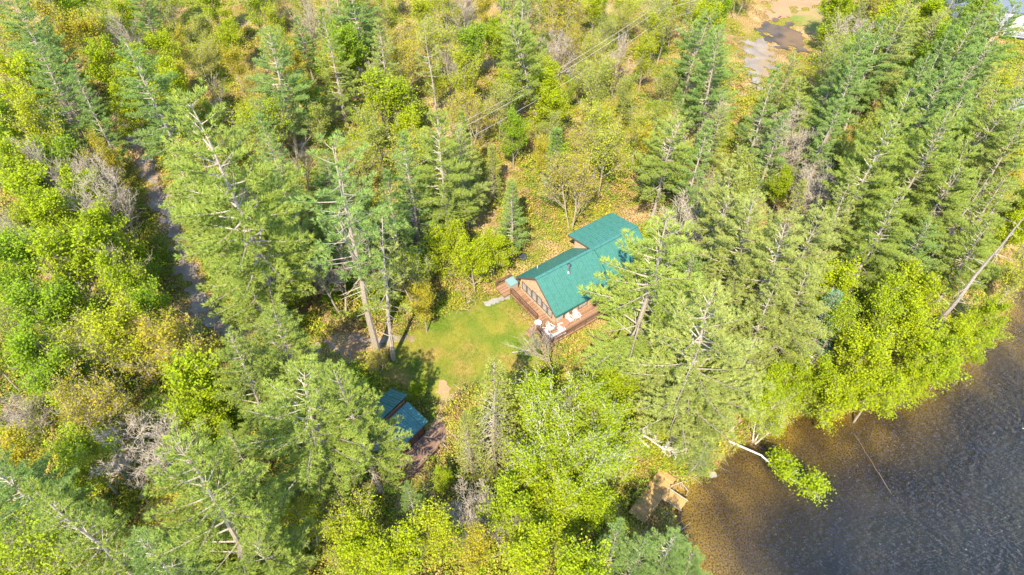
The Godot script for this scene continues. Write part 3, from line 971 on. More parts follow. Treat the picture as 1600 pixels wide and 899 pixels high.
func rail_run(parent: Node, a: Vector3, b: Vector3, h := 0.95, posts := 0, wd: Material = null) -> void:
	if wd == null: wd = M.rail
	var n := maxi(1, int((b - a).length() / 1.6)) if posts == 0 else posts
	for k in n + 1:
		var p := a.lerp(b, float(k) / n)
		boxpart("post", p + Vector3.UP * h * 0.5, Vector3(0.1, h, 0.1), wd, parent)
	var m := MB.new()
	m.bar(a + Vector3.UP * (h + 0.025), b + Vector3.UP * (h + 0.025), 0.14, 0.045)
	part("top_rail", m.mesh(false), wd, parent)
	m = MB.new()
	m.bar(a + Vector3.UP * 0.16, b + Vector3.UP * 0.16, 0.05, 0.08)
	m.bar(a + Vector3.UP * (h - 0.13), b + Vector3.UP * (h - 0.13), 0.05, 0.08)
	var cnt := int((b - a).length() / 0.16)
	for k in cnt: m.box(a.lerp(b, (k + 0.5) / cnt) + Vector3.UP * h * 0.5, Vector3(0.035, h * 0.72, 0.035))
	part("baluster_panel", m.mesh(false), wd, parent)
func planks(parent: Node, x0: float, x1: float, z0: float, z1: float, y: float, along_x: bool, w: float, mats: Array) -> void:
	var span := (z1 - z0) if along_x else (x1 - x0)
	var n := int(span / w)
	for k in n:
		var c := (k + 0.5) * span / n
		var s := Vector3(x1 - x0, 0.04, span / n - 0.012) if along_x else Vector3(span / n - 0.012, 0.04, z1 - z0)
		var p := Vector3((x0 + x1) / 2, y + rng.randf_range(-0.004, 0.004), z0 + c) if along_x else Vector3(x0 + c, y + rng.randf_range(-0.004, 0.004), (z0 + z1) / 2)
		boxpart("plank", p, s, mats[rng.randi() % mats.size()], parent)

func window(parent: Node, p: Vector3, w: float, h: float, along_z: bool, blind := true) -> void:
	# p: centre on the wall face, facing -x (along_z) or +z
	var t := Basis.IDENTITY if along_z else Basis(Vector3.UP, PI / 2)
	var f := MB.new()
	for s in [-1, 1]:
		f.box(t * Vector3(-0.03, 0, s * w / 2), Vector3(0.08, h + 0.1, 0.07), t)
		f.box(t * Vector3(-0.03, s * h / 2, 0), Vector3(0.075, 0.07, w - 0.07), t)
	var o := part("window_frame", f.mesh(false), M.frame, parent)
	o.position = p
	var g := MB.new()
	g.box(t * Vector3(-0.012, 0, 0), Vector3(0.012, h - 0.07, w - 0.07), t)
	part("pane", g.mesh(false), M.glass, o)
	if blind:
		var b := MB.new()
		b.box(t * Vector3(-0.002, 0, 0), Vector3(0.006, h - 0.075, w - 0.075), t)
		part("blind", b.mesh(false), M.blind, o)

func cottage() -> void:
	rng.seed = 21
	var turn := deg_to_rad(HOUSE_TURN)
	var o := thing("cottage", house_at, turn, "cream cottage with teal metal gable roof standing above the lake", "cottage")
	# local: x along the ridge away from the front gable, z across towards the lake, y from the ground at the front
	var fl := 0.6
	var ev := 2.5
	var rd := 5.35
	var hw := 3.75
	var L := 15.1
	var wx := 0.4
	var wz := 3.3
	var rise := (rd - ev) / hw
	var we := rd - rise * wz - 0.06
	var lo := -2.2
	# walls, each with thickness
	var f := MB.new()
	var g := [Vector3(wx, lo, -wz), Vector3(wx, we, -wz), Vector3(wx, rd - 0.06, 0), Vector3(wx, we, wz), Vector3(wx, lo, wz)]
	for s in [0.0, 0.18]:
		var e := Vector3(s, 0, 0)
		f.quad(g[0] + e, g[1] + e, g[3] + e, g[4] + e); f.tri(g[1] + e, g[2] + e, g[3] + e)
	part("gable_wall", f.mesh(false), M.wall, o)
	f = MB.new()
	for s in [0.0, -0.18]:
		var e := Vector3(L - 2 * wx + s, 0, 0)
		f.quad(g[0] + e, g[1] + e, g[3] + e, g[4] + e); f.tri(g[1] + e, g[2] + e, g[3] + e)
	part("gable_wall", f.mesh(false), M.wall, o)
	for s in [-1, 1]:
		boxpart("side_wall", Vector3(L / 2, (we + lo) / 2 - 0.02, s * (wz - 0.1)), Vector3(L - 2 * wx - 0.37, we - lo - 0.04, 0.18), M.wall, o)
	# roof
	var r := Node3D.new()
	r.name = "roof"
	o.add_child(r)
	roof_slope(r, Vector3(0, ev, hw), Vector3(L, ev, hw), Vector3(0, rd, 0), Vector3(L, rd, 0), 17)
	var dx := 8.35
	roof_slope(r, Vector3(dx, ev, -hw), Vector3(0, ev, -hw), Vector3(dx, rd, 0), Vector3(0, rd, 0), 9)
	# shed dormer over the back half
	var dy := 4.42
	var dz := 4.35
	roof_slope(r, Vector3(L, dy, -dz), Vector3(dx - 0.25, dy, -dz), Vector3(L, rd + 0.03, 0.05), Vector3(dx - 0.25, rd + 0.03, 0.05), 8)
	f = MB.new()
	var dm := rd - (rd - dy) / dz * wz - 0.05
	for s in [0.0, 0.15]:
		f.tri(Vector3(dx + s, we, -wz), Vector3(dx + s, dm, -wz), Vector3(dx + s, rd - 0.08, 0))
	f.box(Vector3((dx + L) / 2, (we + dm) / 2, -wz + 0.08), Vector3(L - dx - 2 * wx, dm - we - 0.03, 0.16))
	part("dormer_wall", f.mesh(false), M.wall, o)
	# caps and fascias
	f = MB.new()
	f.bar(Vector3(-0.03, rd + 0.07, 0), Vector3(dx - 0.26, rd + 0.07, 0), 0.34, 0.05)
	f.bar(Vector3(dx - 0.26, rd + 0.1, 0.1), Vector3(L + 0.03, rd + 0.1, 0.1), 0.3, 0.05)
	part("ridge_cap", f.mesh(false), M.roof, r)
	f = MB.new()
	for x in [-0.02, L + 0.02]:
		f.bar(Vector3(x, rd - 0.03, 0), Vector3(x, ev - 0.05, hw), 0.05, 0.2)
	f.bar(Vector3(-0.02, rd - 0.03, 0), Vector3(-0.02, ev - 0.05, -hw), 0.05, 0.2)
	f.bar(Vector3(0, ev - 0.06, hw), Vector3(L, ev - 0.06, hw), 0.05, 0.16)
	f.bar(Vector3(0, ev - 0.06, -hw), Vector3(dx, ev - 0.06, -hw), 0.05, 0.16)
	f.bar(Vector3(dx - 0.27, dy - 0.06, -dz), Vector3(L, dy - 0.06, -dz), 0.05, 0.16)
	f.bar(Vector3(dx - 0.27, dy - 0.04, -dz), Vector3(dx - 0.27, rd - 0.03, -0.1), 0.05, 0.16)
	part("fascia", f.mesh(false), M.frame, r)
	f = MB.new()
	f.bar(Vector3(dx, rd + 0.05, 0.05), Vector3(dx + 0.1, ev + 0.09, hw), 0.12, 0.05)
	part("flashing", f.mesh(false), M.roof_trim, r)
	f = MB.new()
	f.bar(Vector3(0, ev - 0.03, hw + 0.08), Vector3(L, ev - 0.03, hw + 0.08), 0.11, 0.1)
	part("gutter", f.mesh(false), M.roof_trim, r)
	# stove pipe with cowl, vent
	f = MB.new()
	var py := rd - rise * 0.75
	f.tube(Vector3(4.1, py - 0.2, 0.75), Vector3(4.1, py + 1.0, 0.75), 0.13, 0.13, 12)
	var pipe := part("stove_pipe", f.mesh(false), M.metal, o)
	f = MB.new()
	f.tube(Vector3(4.1, py + 1.06, 0.75), Vector3(4.1, py + 1.22, 0.75), 0.24, 0.06, 12)
	f.disc(Vector3(4.1, py + 1.06, 0.75), 0.24, 12)
	part("cowl", f.mesh(false), M.dark, pipe)
	f = MB.new()
	f.tube(Vector3(4.1, py - 0.1, 0.75), Vector3(4.1, py + 0.12, 0.75), 0.3, 0.14, 12)
	part("flashing", f.mesh(false), M.metal, pipe)
	f = MB.new()
	f.tube(Vector3(2.5, rd - rise * 2.9 - 0.1, -2.9), Vector3(2.5, rd - rise * 2.9 + 0.45, -2.9), 0.07, 0.07, 8)
	f.disc(Vector3(2.5, rd - rise * 2.9 + 0.45, -2.9), 0.07, 8)
	part("roof_vent", f.mesh(false), M.white, o)
	f = MB.new()
	f.box(Vector3(12.9, 3.3, 2.9), Vector3(0.7, 1.9, 0.6))
	f.box(Vector3(12.9, 4.28, 2.9), Vector3(0.82, 0.08, 0.72))
	part("brick_chimney", f.mesh(false), M.brick, o)
	# windows along the front gable, door and windows to the lake
	for k in 6:
		var z := -2.55 + k * 0.98
		window(o, Vector3(wx, fl + 1.05 + (0.1 if k in [2, 3] else 0.0), z), 0.8, 1.15 + (0.2 if k in [2, 3] else 0.0), true)
	for x in [2.2, 4.4, 6.6, 9.0, 11.4]:
		window(o, Vector3(x, fl + 0.85, wz - 0.01), 1.3, 1.1, false, x > 4)
	boxpart("door", Vector3(1.1, fl + 0.9, wz + 0.01), Vector3(0.8, 1.7, 0.05), M.white, o)
	# deck round the front and the lake side
	var d := thing("cottage_deck", house_at, turn, "reddish brown timber deck with railings round the cottage", "deck")
	planks(d, -1.95, 13.0, 3.34, 5.45, fl - 0.02, true, 0.15, M.deck)
	planks(d, -1.95, 0.37, 1.9, 3.33, fl - 0.02, true, 0.15, M.deck)
	planks(d, -1.05, 0.37, -3.4, 1.89, fl - 0.02, true, 0.15, M.deck)
	planks(d, -1.9, 0.37, -5.3, -3.41, fl - 0.02, true, 0.15, M.deck)
	f = MB.new()
	f.bar(Vector3(-1.0, fl - 0.16, -3.4), Vector3(-1.0, fl - 0.16, 1.9), 0.05, 0.22)
	f.bar(Vector3(-1.9, fl - 0.16, 1.95), Vector3(-1.9, fl - 0.16, 5.4), 0.05, 0.22)
	f.bar(Vector3(-1.9, fl - 0.16, 5.4), Vector3(13.0, fl - 0.16, 5.4), 0.05, 0.22)
	f.bar(Vector3(-1.85, fl - 0.16, -5.25), Vector3(-1.85, fl - 0.16, -3.45), 0.05, 0.22)
	part("rim_joist", f.mesh(false), M.deck[1], d)
	for x in [-1.7, 1.2, 4.1, 7.0, 9.9, 12.8]:
		boxpart("support_post", Vector3(x, fl - 1.9, 5.2), Vector3(0.16, 3.6, 0.16), M.rail, d)
	for z in [-5.0, -3.0, -0.8, 1.4]:
		boxpart("support_post", Vector3(-0.9, fl - 0.85, z), Vector3(0.14, 1.5, 0.14), M.rail, d)
	rail_run(d, Vector3(-1.0, fl, -3.4), Vector3(-1.0, fl, 1.75), 0.95)
	rail_run(d, Vector3(-1.88, fl, 2.9), Vector3(-1.88, fl, 5.38), 0.95)
	rail_run(d, Vector3(-1.75, fl, 5.38), Vector3(12.9, fl, 5.38), 0.95)
	rail_run(d, Vector3(-1.8, fl, -5.24), Vector3(0.3, fl, -5.24), 0.95)
	# steps down from the deck
	var st := thing("deck_stairs", house_at, turn, "short timber stairs leading down from the cottage deck", "stairs")
	for k in 5:
		boxpart("tread", Vector3(-2.15 - k * 0.28, fl - 0.2 - k * 0.18, 2.4), Vector3(0.28, 0.05, 0.9), M.deck[k % 3], st)
	f = MB.new()
	for z in [1.93, 2.87]: f.bar(Vector3(-1.98, fl - 0.2, z), Vector3(-3.5, fl - 1.2, z), 0.05, 0.24)
	part("stringer", f.mesh(false), M.rail, st)
	# back fence rail along the uphill walk
	var fe := thing("wooden_fence", house_at, turn, "low brown rail fence along the uphill side of the cottage", "fence")
	rail_run(fe, Vector3(0.4, 0.1, -4.7), Vector3(8.4, 0.1, -4.9), 0.9)
	# hot tub
	var tb := thing("hot_tub", house_at + Basis(Vector3.UP, turn) * Vector3(-0.1, fl, -4.45), turn, "small hot tub with pale teal cover by the deck corner", "hot tub")
	boxpart("tub_body", Vector3(0, 0.3, 0), Vector3(1.05, 0.6, 1.2), M.pole, tb)
	boxpart("tub_cover", Vector3(0, 0.64, 0), Vector3(1.1, 0.07, 1.25), M.tub, tb)
	# chairs and tables
	var proto: Node3D = null
	var B := Basis(Vector3.UP, turn)
	var spots := [[-1.35, 3.75, 0.9], [-0.55, 3.7, 0.2], [0.3, 4.6, -0.3], [-1.5, 4.75, 1.2], [-0.7, 4.95, 3.1], [-0.05, 5.0, 2.9], [2.0, 4.0, 0.1], [2.95, 4.05, -0.15]]
	for k in spots.size():
		var at: Vector3 = house_at + B * Vector3(spots[k][0], fl + 0.01, spots[k][1])
		var pair := k >= 6
		var ch := deck_chair() if proto == null else proto.duplicate()
		if proto == null:
			proto = ch
		else:
			ch.name = numbered("deck_chair")
			add_child(ch)
		ch.position = at
		ch.rotation.y = turn + spots[k][2]
		tag(ch, "white slatted deck chair of the pair by the cottage wall" if pair else "white slatted deck chair in the cluster at the deck corner", "chair", "white deck chairs on the cottage deck")
	var tt := thing("side_table", house_at + B * Vector3(-1.35, fl + 0.01, 2.45), turn, "white round table alone on the front corner of the deck", "table")
	round_table(tt, 0.42, 0.62, M.white)
	tt = thing("deck_table", house_at + B * Vector3(0.95, fl + 0.01, 4.2), turn, "brown round wooden table among the white deck chairs", "table")
	round_table(tt, 0.62, 0.72, M.table)
	# covered grill on the slope
	var gp := on_ground(817, 402, 0.5)
	var gr := thing("kettle_grill", gp, 0.3, "dark covered fire bowl on the slope behind the cottage", "grill")
	f = MB.new()
	for k in 6:
		var a := k * PI / 12.0
		f.tube(Vector3(0, 0.55 + sin(a) * 0.35, 0), Vector3(0, 0.55 + sin(a + PI / 12) * 0.35, 0), 0.62 * cos(a), 0.62 * cos(a + PI / 12), 16)
	part("cover", f.mesh(false), M.dark, gr)
	f = MB.new()
	for k in 6:
		var a := k * PI / 12.0
		f.tube(Vector3(0, 0.55 - sin(a) * 0.3, 0), Vector3(0, 0.55 - sin(a + PI / 12) * 0.3, 0), 0.6 * cos(a), 0.6 * cos(a + PI / 12), 16)
	part("bowl", f.mesh(false), M.dark, gr)
	for k in 3:
		var a := TAU * k / 3
		f = MB.new()
		f.tube(Vector3(cos(a) * 0.35, 0.4, sin(a) * 0.35), Vector3(cos(a) * 0.55, -0.05, sin(a) * 0.55), 0.03, 0.03, 6)
		part("leg", f.mesh(false), M.dark, gr)
func round_table(t: Node, r: float, h: float, m: Material) -> void:
	var f := MB.new()
	f.disc(Vector3(0, h, 0), r, 20)
	f.tube(Vector3(0, h - 0.04, 0), Vector3(0, h, 0), r, r, 20)
	f.disc(Vector3(0, h - 0.04, 0), r, 20)
	part("table_top", f.mesh(false), m, t)
	for k in 4:
		var a := TAU * k / 4 + 0.4
		f = MB.new()
		f.bar(Vector3(cos(a) * r * 0.5, h - 0.05, sin(a) * r * 0.5), Vector3(cos(a) * r * 0.7, 0.0, sin(a) * r * 0.7), 0.05, 0.05)
		part("leg", f.mesh(false), m, t)
func deck_chair() -> Node3D:
	var o := Node3D.new()
	o.name = numbered("deck_chair")
	add_child(o)
	var f := MB.new()
	for k in 6: f.bar(Vector3(-0.27, 0.36 - k * 0.028, 0.3 - k * 0.1), Vector3(0.27, 0.36 - k * 0.028, 0.3 - k * 0.1), 0.085, 0.025)
	part("seat", f.mesh(false), M.white, o)
	f = MB.new()
	for k in 5:
		var x := -0.24 + k * 0.12
		f.bar(Vector3(x, 0.2, -0.24), Vector3(x * 1.15, 0.92 - absf(x) * 0.35, -0.55), 0.105, 0.025)
	part("backrest", f.mesh(false), M.white, o)
	for s in [-1, 1]:
		boxpart("armrest", Vector3(s * 0.36, 0.52, 0.02), Vector3(0.14, 0.025, 0.72), M.white, o)
		boxpart("leg", Vector3(s * 0.31, 0.255, 0.3), Vector3(0.09, 0.5, 0.035), M.white, o)
		f = MB.new()
		f.bar(Vector3(s * 0.31, 0.34, 0.3), Vector3(s * 0.31, 0.02, -0.5), 0.03, 0.1)
		part("leg", f.mesh(false), M.white, o)
	return o

func cabin() -> void:
	rng.seed = 31
	var turn := deg_to_rad(CABIN_TURN)
	var o := thing("cabin", cabin_at, turn, "small dark brown cabin with stepped teal metal roof under a pine", "cabin")
	# local: x along the ridge (away from the lake), z towards the deck
	var ev := 2.3
	var rd := 3.35
	var hw := 2.75
	var L := 5.6
	var r := Node3D.new()
	r.name = "roof"
	o.add_child(r)
	roof_slope(r, Vector3(-L / 2, ev, hw), Vector3(L / 2, ev, hw), Vector3(-L / 2, rd, 0.1), Vector3(L / 2, rd, 0.1), 7)
	roof_slope(r, Vector3(L / 2 + 0.4, ev + 0.35, -hw), Vector3(-L / 2 - 0.6, ev + 0.35, -hw), Vector3(L / 2 + 0.4, rd + 0.5, -0.15), Vector3(-L / 2 - 0.6, rd + 0.5, -0.15), 7)
	boxpart("clerestory_wall", Vector3(0, rd + 0.18, -0.02), Vector3(L - 0.5, 0.5, 0.12), M.cabin_wall, o)
	for s in [-1, 1]:
		var f := MB.new()
		for e in [0.0, -0.14 * s]:
			var x: float = s * (L / 2 - 0.3) + e
			f.quad(Vector3(x, -0.7, -hw + 0.3), Vector3(x, ev + 0.3, -hw + 0.3), Vector3(x, ev, hw - 0.3), Vector3(x, -0.7, hw - 0.3))
			f.quad(Vector3(x, ev + 0.3, -hw + 0.3), Vector3(x, rd + 0.4, -0.1), Vector3(x, rd - 0.06, 0.1), Vector3(x, ev, hw - 0.3))
		part("gable_wall", f.mesh(false), M.cabin_wall, o)
		boxpart("side_wall", Vector3(0, ev / 2 - 0.37, s * (hw - 0.38)), Vector3(L - 0.9, ev + 0.66, 0.14), M.cabin_wall, o)
	var f2 := MB.new()
	for s in [-1, 1]:
		f2.bar(Vector3(s * (L / 2 + 0.02), ev - 0.05, hw), Vector3(s * (L / 2 + 0.02), rd - 0.04, 0.1), 0.04, 0.15)
		f2.bar(Vector3(s * (L / 2 + 0.5) - 0.1, ev + 0.3, -hw), Vector3(s * (L / 2 + 0.5) - 0.1, rd + 0.45, -0.15), 0.04, 0.15)
	f2.bar(Vector3(-L / 2, ev - 0.05, hw + 0.03), Vector3(L / 2, ev - 0.05, hw + 0.03), 0.04, 0.14)
	part("fascia", f2.mesh(false), M.frame, r)
	window(o, Vector3(-0.6, 1.3, hw - 0.3), 1.1, 1.0, false, false)
	boxpart("door", Vector3(1.0, 1.15, hw - 0.29), Vector3(0.85, 1.9, 0.05), M.frame, o)
	# deck
	var d := thing("cabin_deck", cabin_at, turn, "weathered brown plank deck along the small cabin", "deck")
	planks(d, -L / 2 - 1.0, L / 2 + 1.7, hw - 0.22, hw + 2.35, 0.32, true, 0.2, M.old_deck)
	f2 = MB.new()
	f2.bar(Vector3(-L / 2 - 1.0, 0.18, hw + 2.3), Vector3(L / 2 + 1.7, 0.18, hw + 2.3), 0.05, 0.22)
	f2.bar(Vector3(-L / 2 - 0.95, 0.18, hw - 0.2), Vector3(-L / 2 - 0.95, 0.18, hw + 2.3), 0.05, 0.22)
	part("rim_joist", f2.mesh(false), M.old_deck[2], d)
	for x in [-3.6, -1.2, 1.2, 3.6]: boxpart("support_post", Vector3(x, -0.7, hw + 2.1), Vector3(0.15, 1.9, 0.15), M.rail, d)
	rail_run(d, Vector3(-L / 2 - 0.9, 0.34, hw + 2.28), Vector3(1.6, 0.34, hw + 2.28), 0.95)
	rail_run(d, Vector3(-L / 2 - 0.92, 0.34, hw), Vector3(-L / 2 - 0.92, 0.34, hw + 2.2), 0.95)
	# stairs off the uphill end with pale handrails
	var st := thing("cabin_stairs", cabin_at, turn, "timber stairs with pale handrails beside the cabin deck", "stairs")
	for k in 5: boxpart("tread", Vector3(3.0, 0.14 - k * 0.17, hw + 2.55 + k * 0.28), Vector3(1.3, 0.05, 0.28), M.old_deck[k % 3], st)
	for x in [2.3, 3.7]:
		f2 = MB.new()
		f2.bar(Vector3(x, 1.2, hw + 2.35), Vector3(x, 0.35, hw + 3.8), 0.09, 0.09)
		part("handrail", f2.mesh(false), M.pole, st)
		f2 = MB.new()
		f2.bar(Vector3(x, 0.1, hw + 2.4), Vector3(x, -0.75, hw + 3.85), 0.05, 0.22)
		part("stringer", f2.mesh(false), M.old_deck[0], st)
		for z in [0.05, 1.35]: boxpart("post", Vector3(x, 0.6 - z * 0.6, hw + 2.4 + z), Vector3(0.09, 1.25, 0.09), M.rail, st)
	# bench with an orange cushion
	var B := Basis(Vector3.UP, turn)
	var bn := thing("deck_bench", cabin_at + B * Vector3(-2.6, 0.35, hw + 1.75), turn, "brown wooden bench on the cabin deck", "bench")
	for k in 3: boxpart("seat_board", Vector3(0, 0.43, -0.18 + k * 0.17), Vector3(1.7, 0.04, 0.155), M.deck[k], bn)
	for x in [-0.7, 0.7]:
		for z in [-0.15, 0.13]: boxpart("leg", Vector3(x, 0.205, z), Vector3(0.08, 0.41, 0.08), M.deck[1], bn)
	var cu := thing("cushion", cabin_at + B * Vector3(-3.0, 0.805, hw + 1.74), turn, "bright orange cushion lying on the cabin deck bench", "cushion")
	f2 = MB.new()
	for k in 3: f2.box(Vector3(0, 0.03 + k * 0.035, 0), Vector3(0.6 - absf(k - 1) * 0.06, 0.035, 0.42 - absf(k - 1) * 0.06))
	part("pad", f2.mesh(false), M.orange, cu)

func dock() -> void:
	rng.seed = 41
	var c := at_height(1022, 772, 0.7)
	var e0 := at_height(1003, 798, 0.7)
	var e1 := at_height(1046, 738, 0.7)
	var dir := (e1 - e0).normalized()
	var turn := atan2(-dir.z, dir.x)
	var dy := 0.7
	for t in [0.0, 0.25, 0.5, 0.75, 1.0]: dy = maxf(dy, height(lerpf(e0.x, e1.x, t), lerpf(e0.z, e1.z, t)) + 0.25)
	var o := thing("dock", Vector3(c.x, dy, c.z), turn, "honey brown wooden dock at the edge of the lake", "dock")
	planks(o, -3.4, 2.8, -0.95, 0.95, 0.06, false, 0.17, M.dock_wood)
	planks(o, 0.0, 1.4, 0.87, 3.0, -0.04, true, 0.17, M.dock_wood)
	for z in [-0.8, 0.8]:
		boxpart("beam", Vector3(-0.3, -0.06, z), Vector3(6.2, 0.16, 0.09), M.dock_wood[1], o)
	for x in [0.02, 1.38]:
		boxpart("handrail", Vector3(x, 0.12, 1.95), Vector3(0.09, 0.09, 2.3), M.pale_bark, o)
	for p in [[-2.5, -0.8], [-2.5, 0.8], [0, -0.8], [2.5, -0.8], [2.5, 0.8], [0.1, 2.9], [1.3, 2.9]]:
		boxpart("post", Vector3(p[0], -0.65, p[1]), Vector3(0.11, 1.3, 0.11), M.dock_wood[1], o)
	var f := MB.new()
	f.bar(Vector3(1.5, 0.5, 1.0), Vector3(2.6, 0.4, 1.6), 0.07, 0.07)
	f.bar(Vector3(2.6, 0.4, 1.6), Vector3(2.2, 0.35, 2.6), 0.07, 0.07)
	part("side_rail", f.mesh(false), M.pale_bark, o)
	for p in [[1.5, 1.0, 0.5], [2.6, 1.6, 0.4], [2.2, 2.6, 0.35]]:
		boxpart("rail_post", Vector3(p[0], p[2] - 0.5, p[1]), Vector3(0.07, 1.0, 0.07), M.pale_bark, o)

func house_simple(at: Vector3, turn: float) -> void:
	var o := thing("neighbour_house", at, turn, "white house with slate blue shingle roof beyond the pines", "house")
	var L := 15.0
	var hw := 5.5
	var ev := 3.2
	var rd := 6.4
	for s in [-1, 1]:
		boxpart("side_wall", Vector3(0, ev / 2 - 0.3, s * (hw - 0.5)), Vector3(L - 1.3, ev + 0.6, 0.2), M.siding, o)
		var f := MB.new()
		for e in [0.0, -0.2 * s]:
			var x: float = s * (L / 2 - 0.45) + e
			f.quad(Vector3(x, -0.6, -hw + 0.4), Vector3(x, ev + 0.1, -hw + 0.4), Vector3(x, ev + 0.1, hw - 0.4), Vector3(x, -0.6, hw - 0.4))
			f.tri(Vector3(x, ev + 0.1, -hw + 0.4), Vector3(x, rd - 0.05, 0), Vector3(x, ev + 0.1, hw - 0.4))
		part("gable_wall", f.mesh(false), M.siding, o)
	var r := Node3D.new()
	r.name = "roof"
	o.add_child(r)
	for s in [-1, 1]:
		var n := 14
		for k in n:
			var m := MB.new()
			var f0 := float(k) / n
			var a := Vector3(0, lerpf(ev, rd, f0), s * lerpf(hw, 0.0, f0))
			var b := Vector3(0, lerpf(ev, rd, f0 + 1.12 / n), s * lerpf(hw, 0.0, minf(1.0, f0 + 1.12 / n)))
			var up := Vector3.UP * (0.05 if k % 2 else 0.07)
			var hx := Vector3(L / 2, 0, 0)
			m.quad(a - hx + up, a + hx + up, b + hx + Vector3.UP * 0.03, b - hx + Vector3.UP * 0.03)
			m.quad(a - hx + up, a + hx + up, a + hx, a - hx)
			part("shingle_course", m.mesh(false), M.slate, r)
	var f2 := MB.new()
	f2.bar(Vector3(-L / 2, rd + 0.06, 0), Vector3(L / 2, rd + 0.06, 0), 0.3, 0.06)
	part("ridge_cap", f2.mesh(false), M.slate, r)
	for x in [-5.0, -2.0, 1.5, 4.5]: window(o, Vector3(x, 1.6, hw - 0.39), 1.2, 1.2, false, false)
	# porch with its own light grey roof and white railing
	f2 = MB.new()
	f2.box(Vector3(-3.0, 2.6, hw + 1.3), Vector3(7.0, 0.1, 3.4), Basis(Vector3.RIGHT, 0.2))
	part("porch_roof", f2.mesh(false), M.slate_light, r)
	for x in [-6.3, -3.0, 0.3]: boxpart("porch_post", Vector3(x, 0.75, hw + 2.7), Vector3(0.14, 2.9, 0.14), M.white, o)
	var d := thing("porch_deck", at, turn, "white railed deck in front of the slate roofed house", "deck")
	planks(d, 0.6, 6.8, hw - 0.28, hw + 3.4, 0.3, true, 0.3, [M.slate_light])
	rail_run(d, Vector3(0.6, 0.32, hw + 3.35), Vector3(6.8, 0.32, hw + 3.35), 1.0, 4, M.white)
	rail_run(d, Vector3(6.75, 0.32, hw), Vector3(6.75, 0.32, hw + 3.3), 1.0, 2, M.white)

func rock(at: Vector3, s: Vector3, label: String, seed_: int) -> void:
	rng.seed = seed_
	var st := SphereMesh.new()
	st.radius = 0.5
	st.height = 1.0
	st.radial_segments = 12
	st.rings = 7
	var a := st.get_mesh_arrays()
	var v: PackedVector3Array = a[Mesh.ARRAY_VERTEX]
	for i in v.size():
		var q := v[i]
		v[i] = q * (1.0 + nz2.get_noise_3d(q.x * 14 + seed_ * 9, q.y * 14, q.z * 14) * 0.9) * s
	var b := MB.new()
	b.v = v
	b.ix = a[Mesh.ARRAY_INDEX]
	var o := part("boulder", b.mesh(false), M.rock, self)
	o.position = at
	o.rotation.y = rng.randf() * TAU
	tag(o, label, "rock", "pale boulders on the slope")

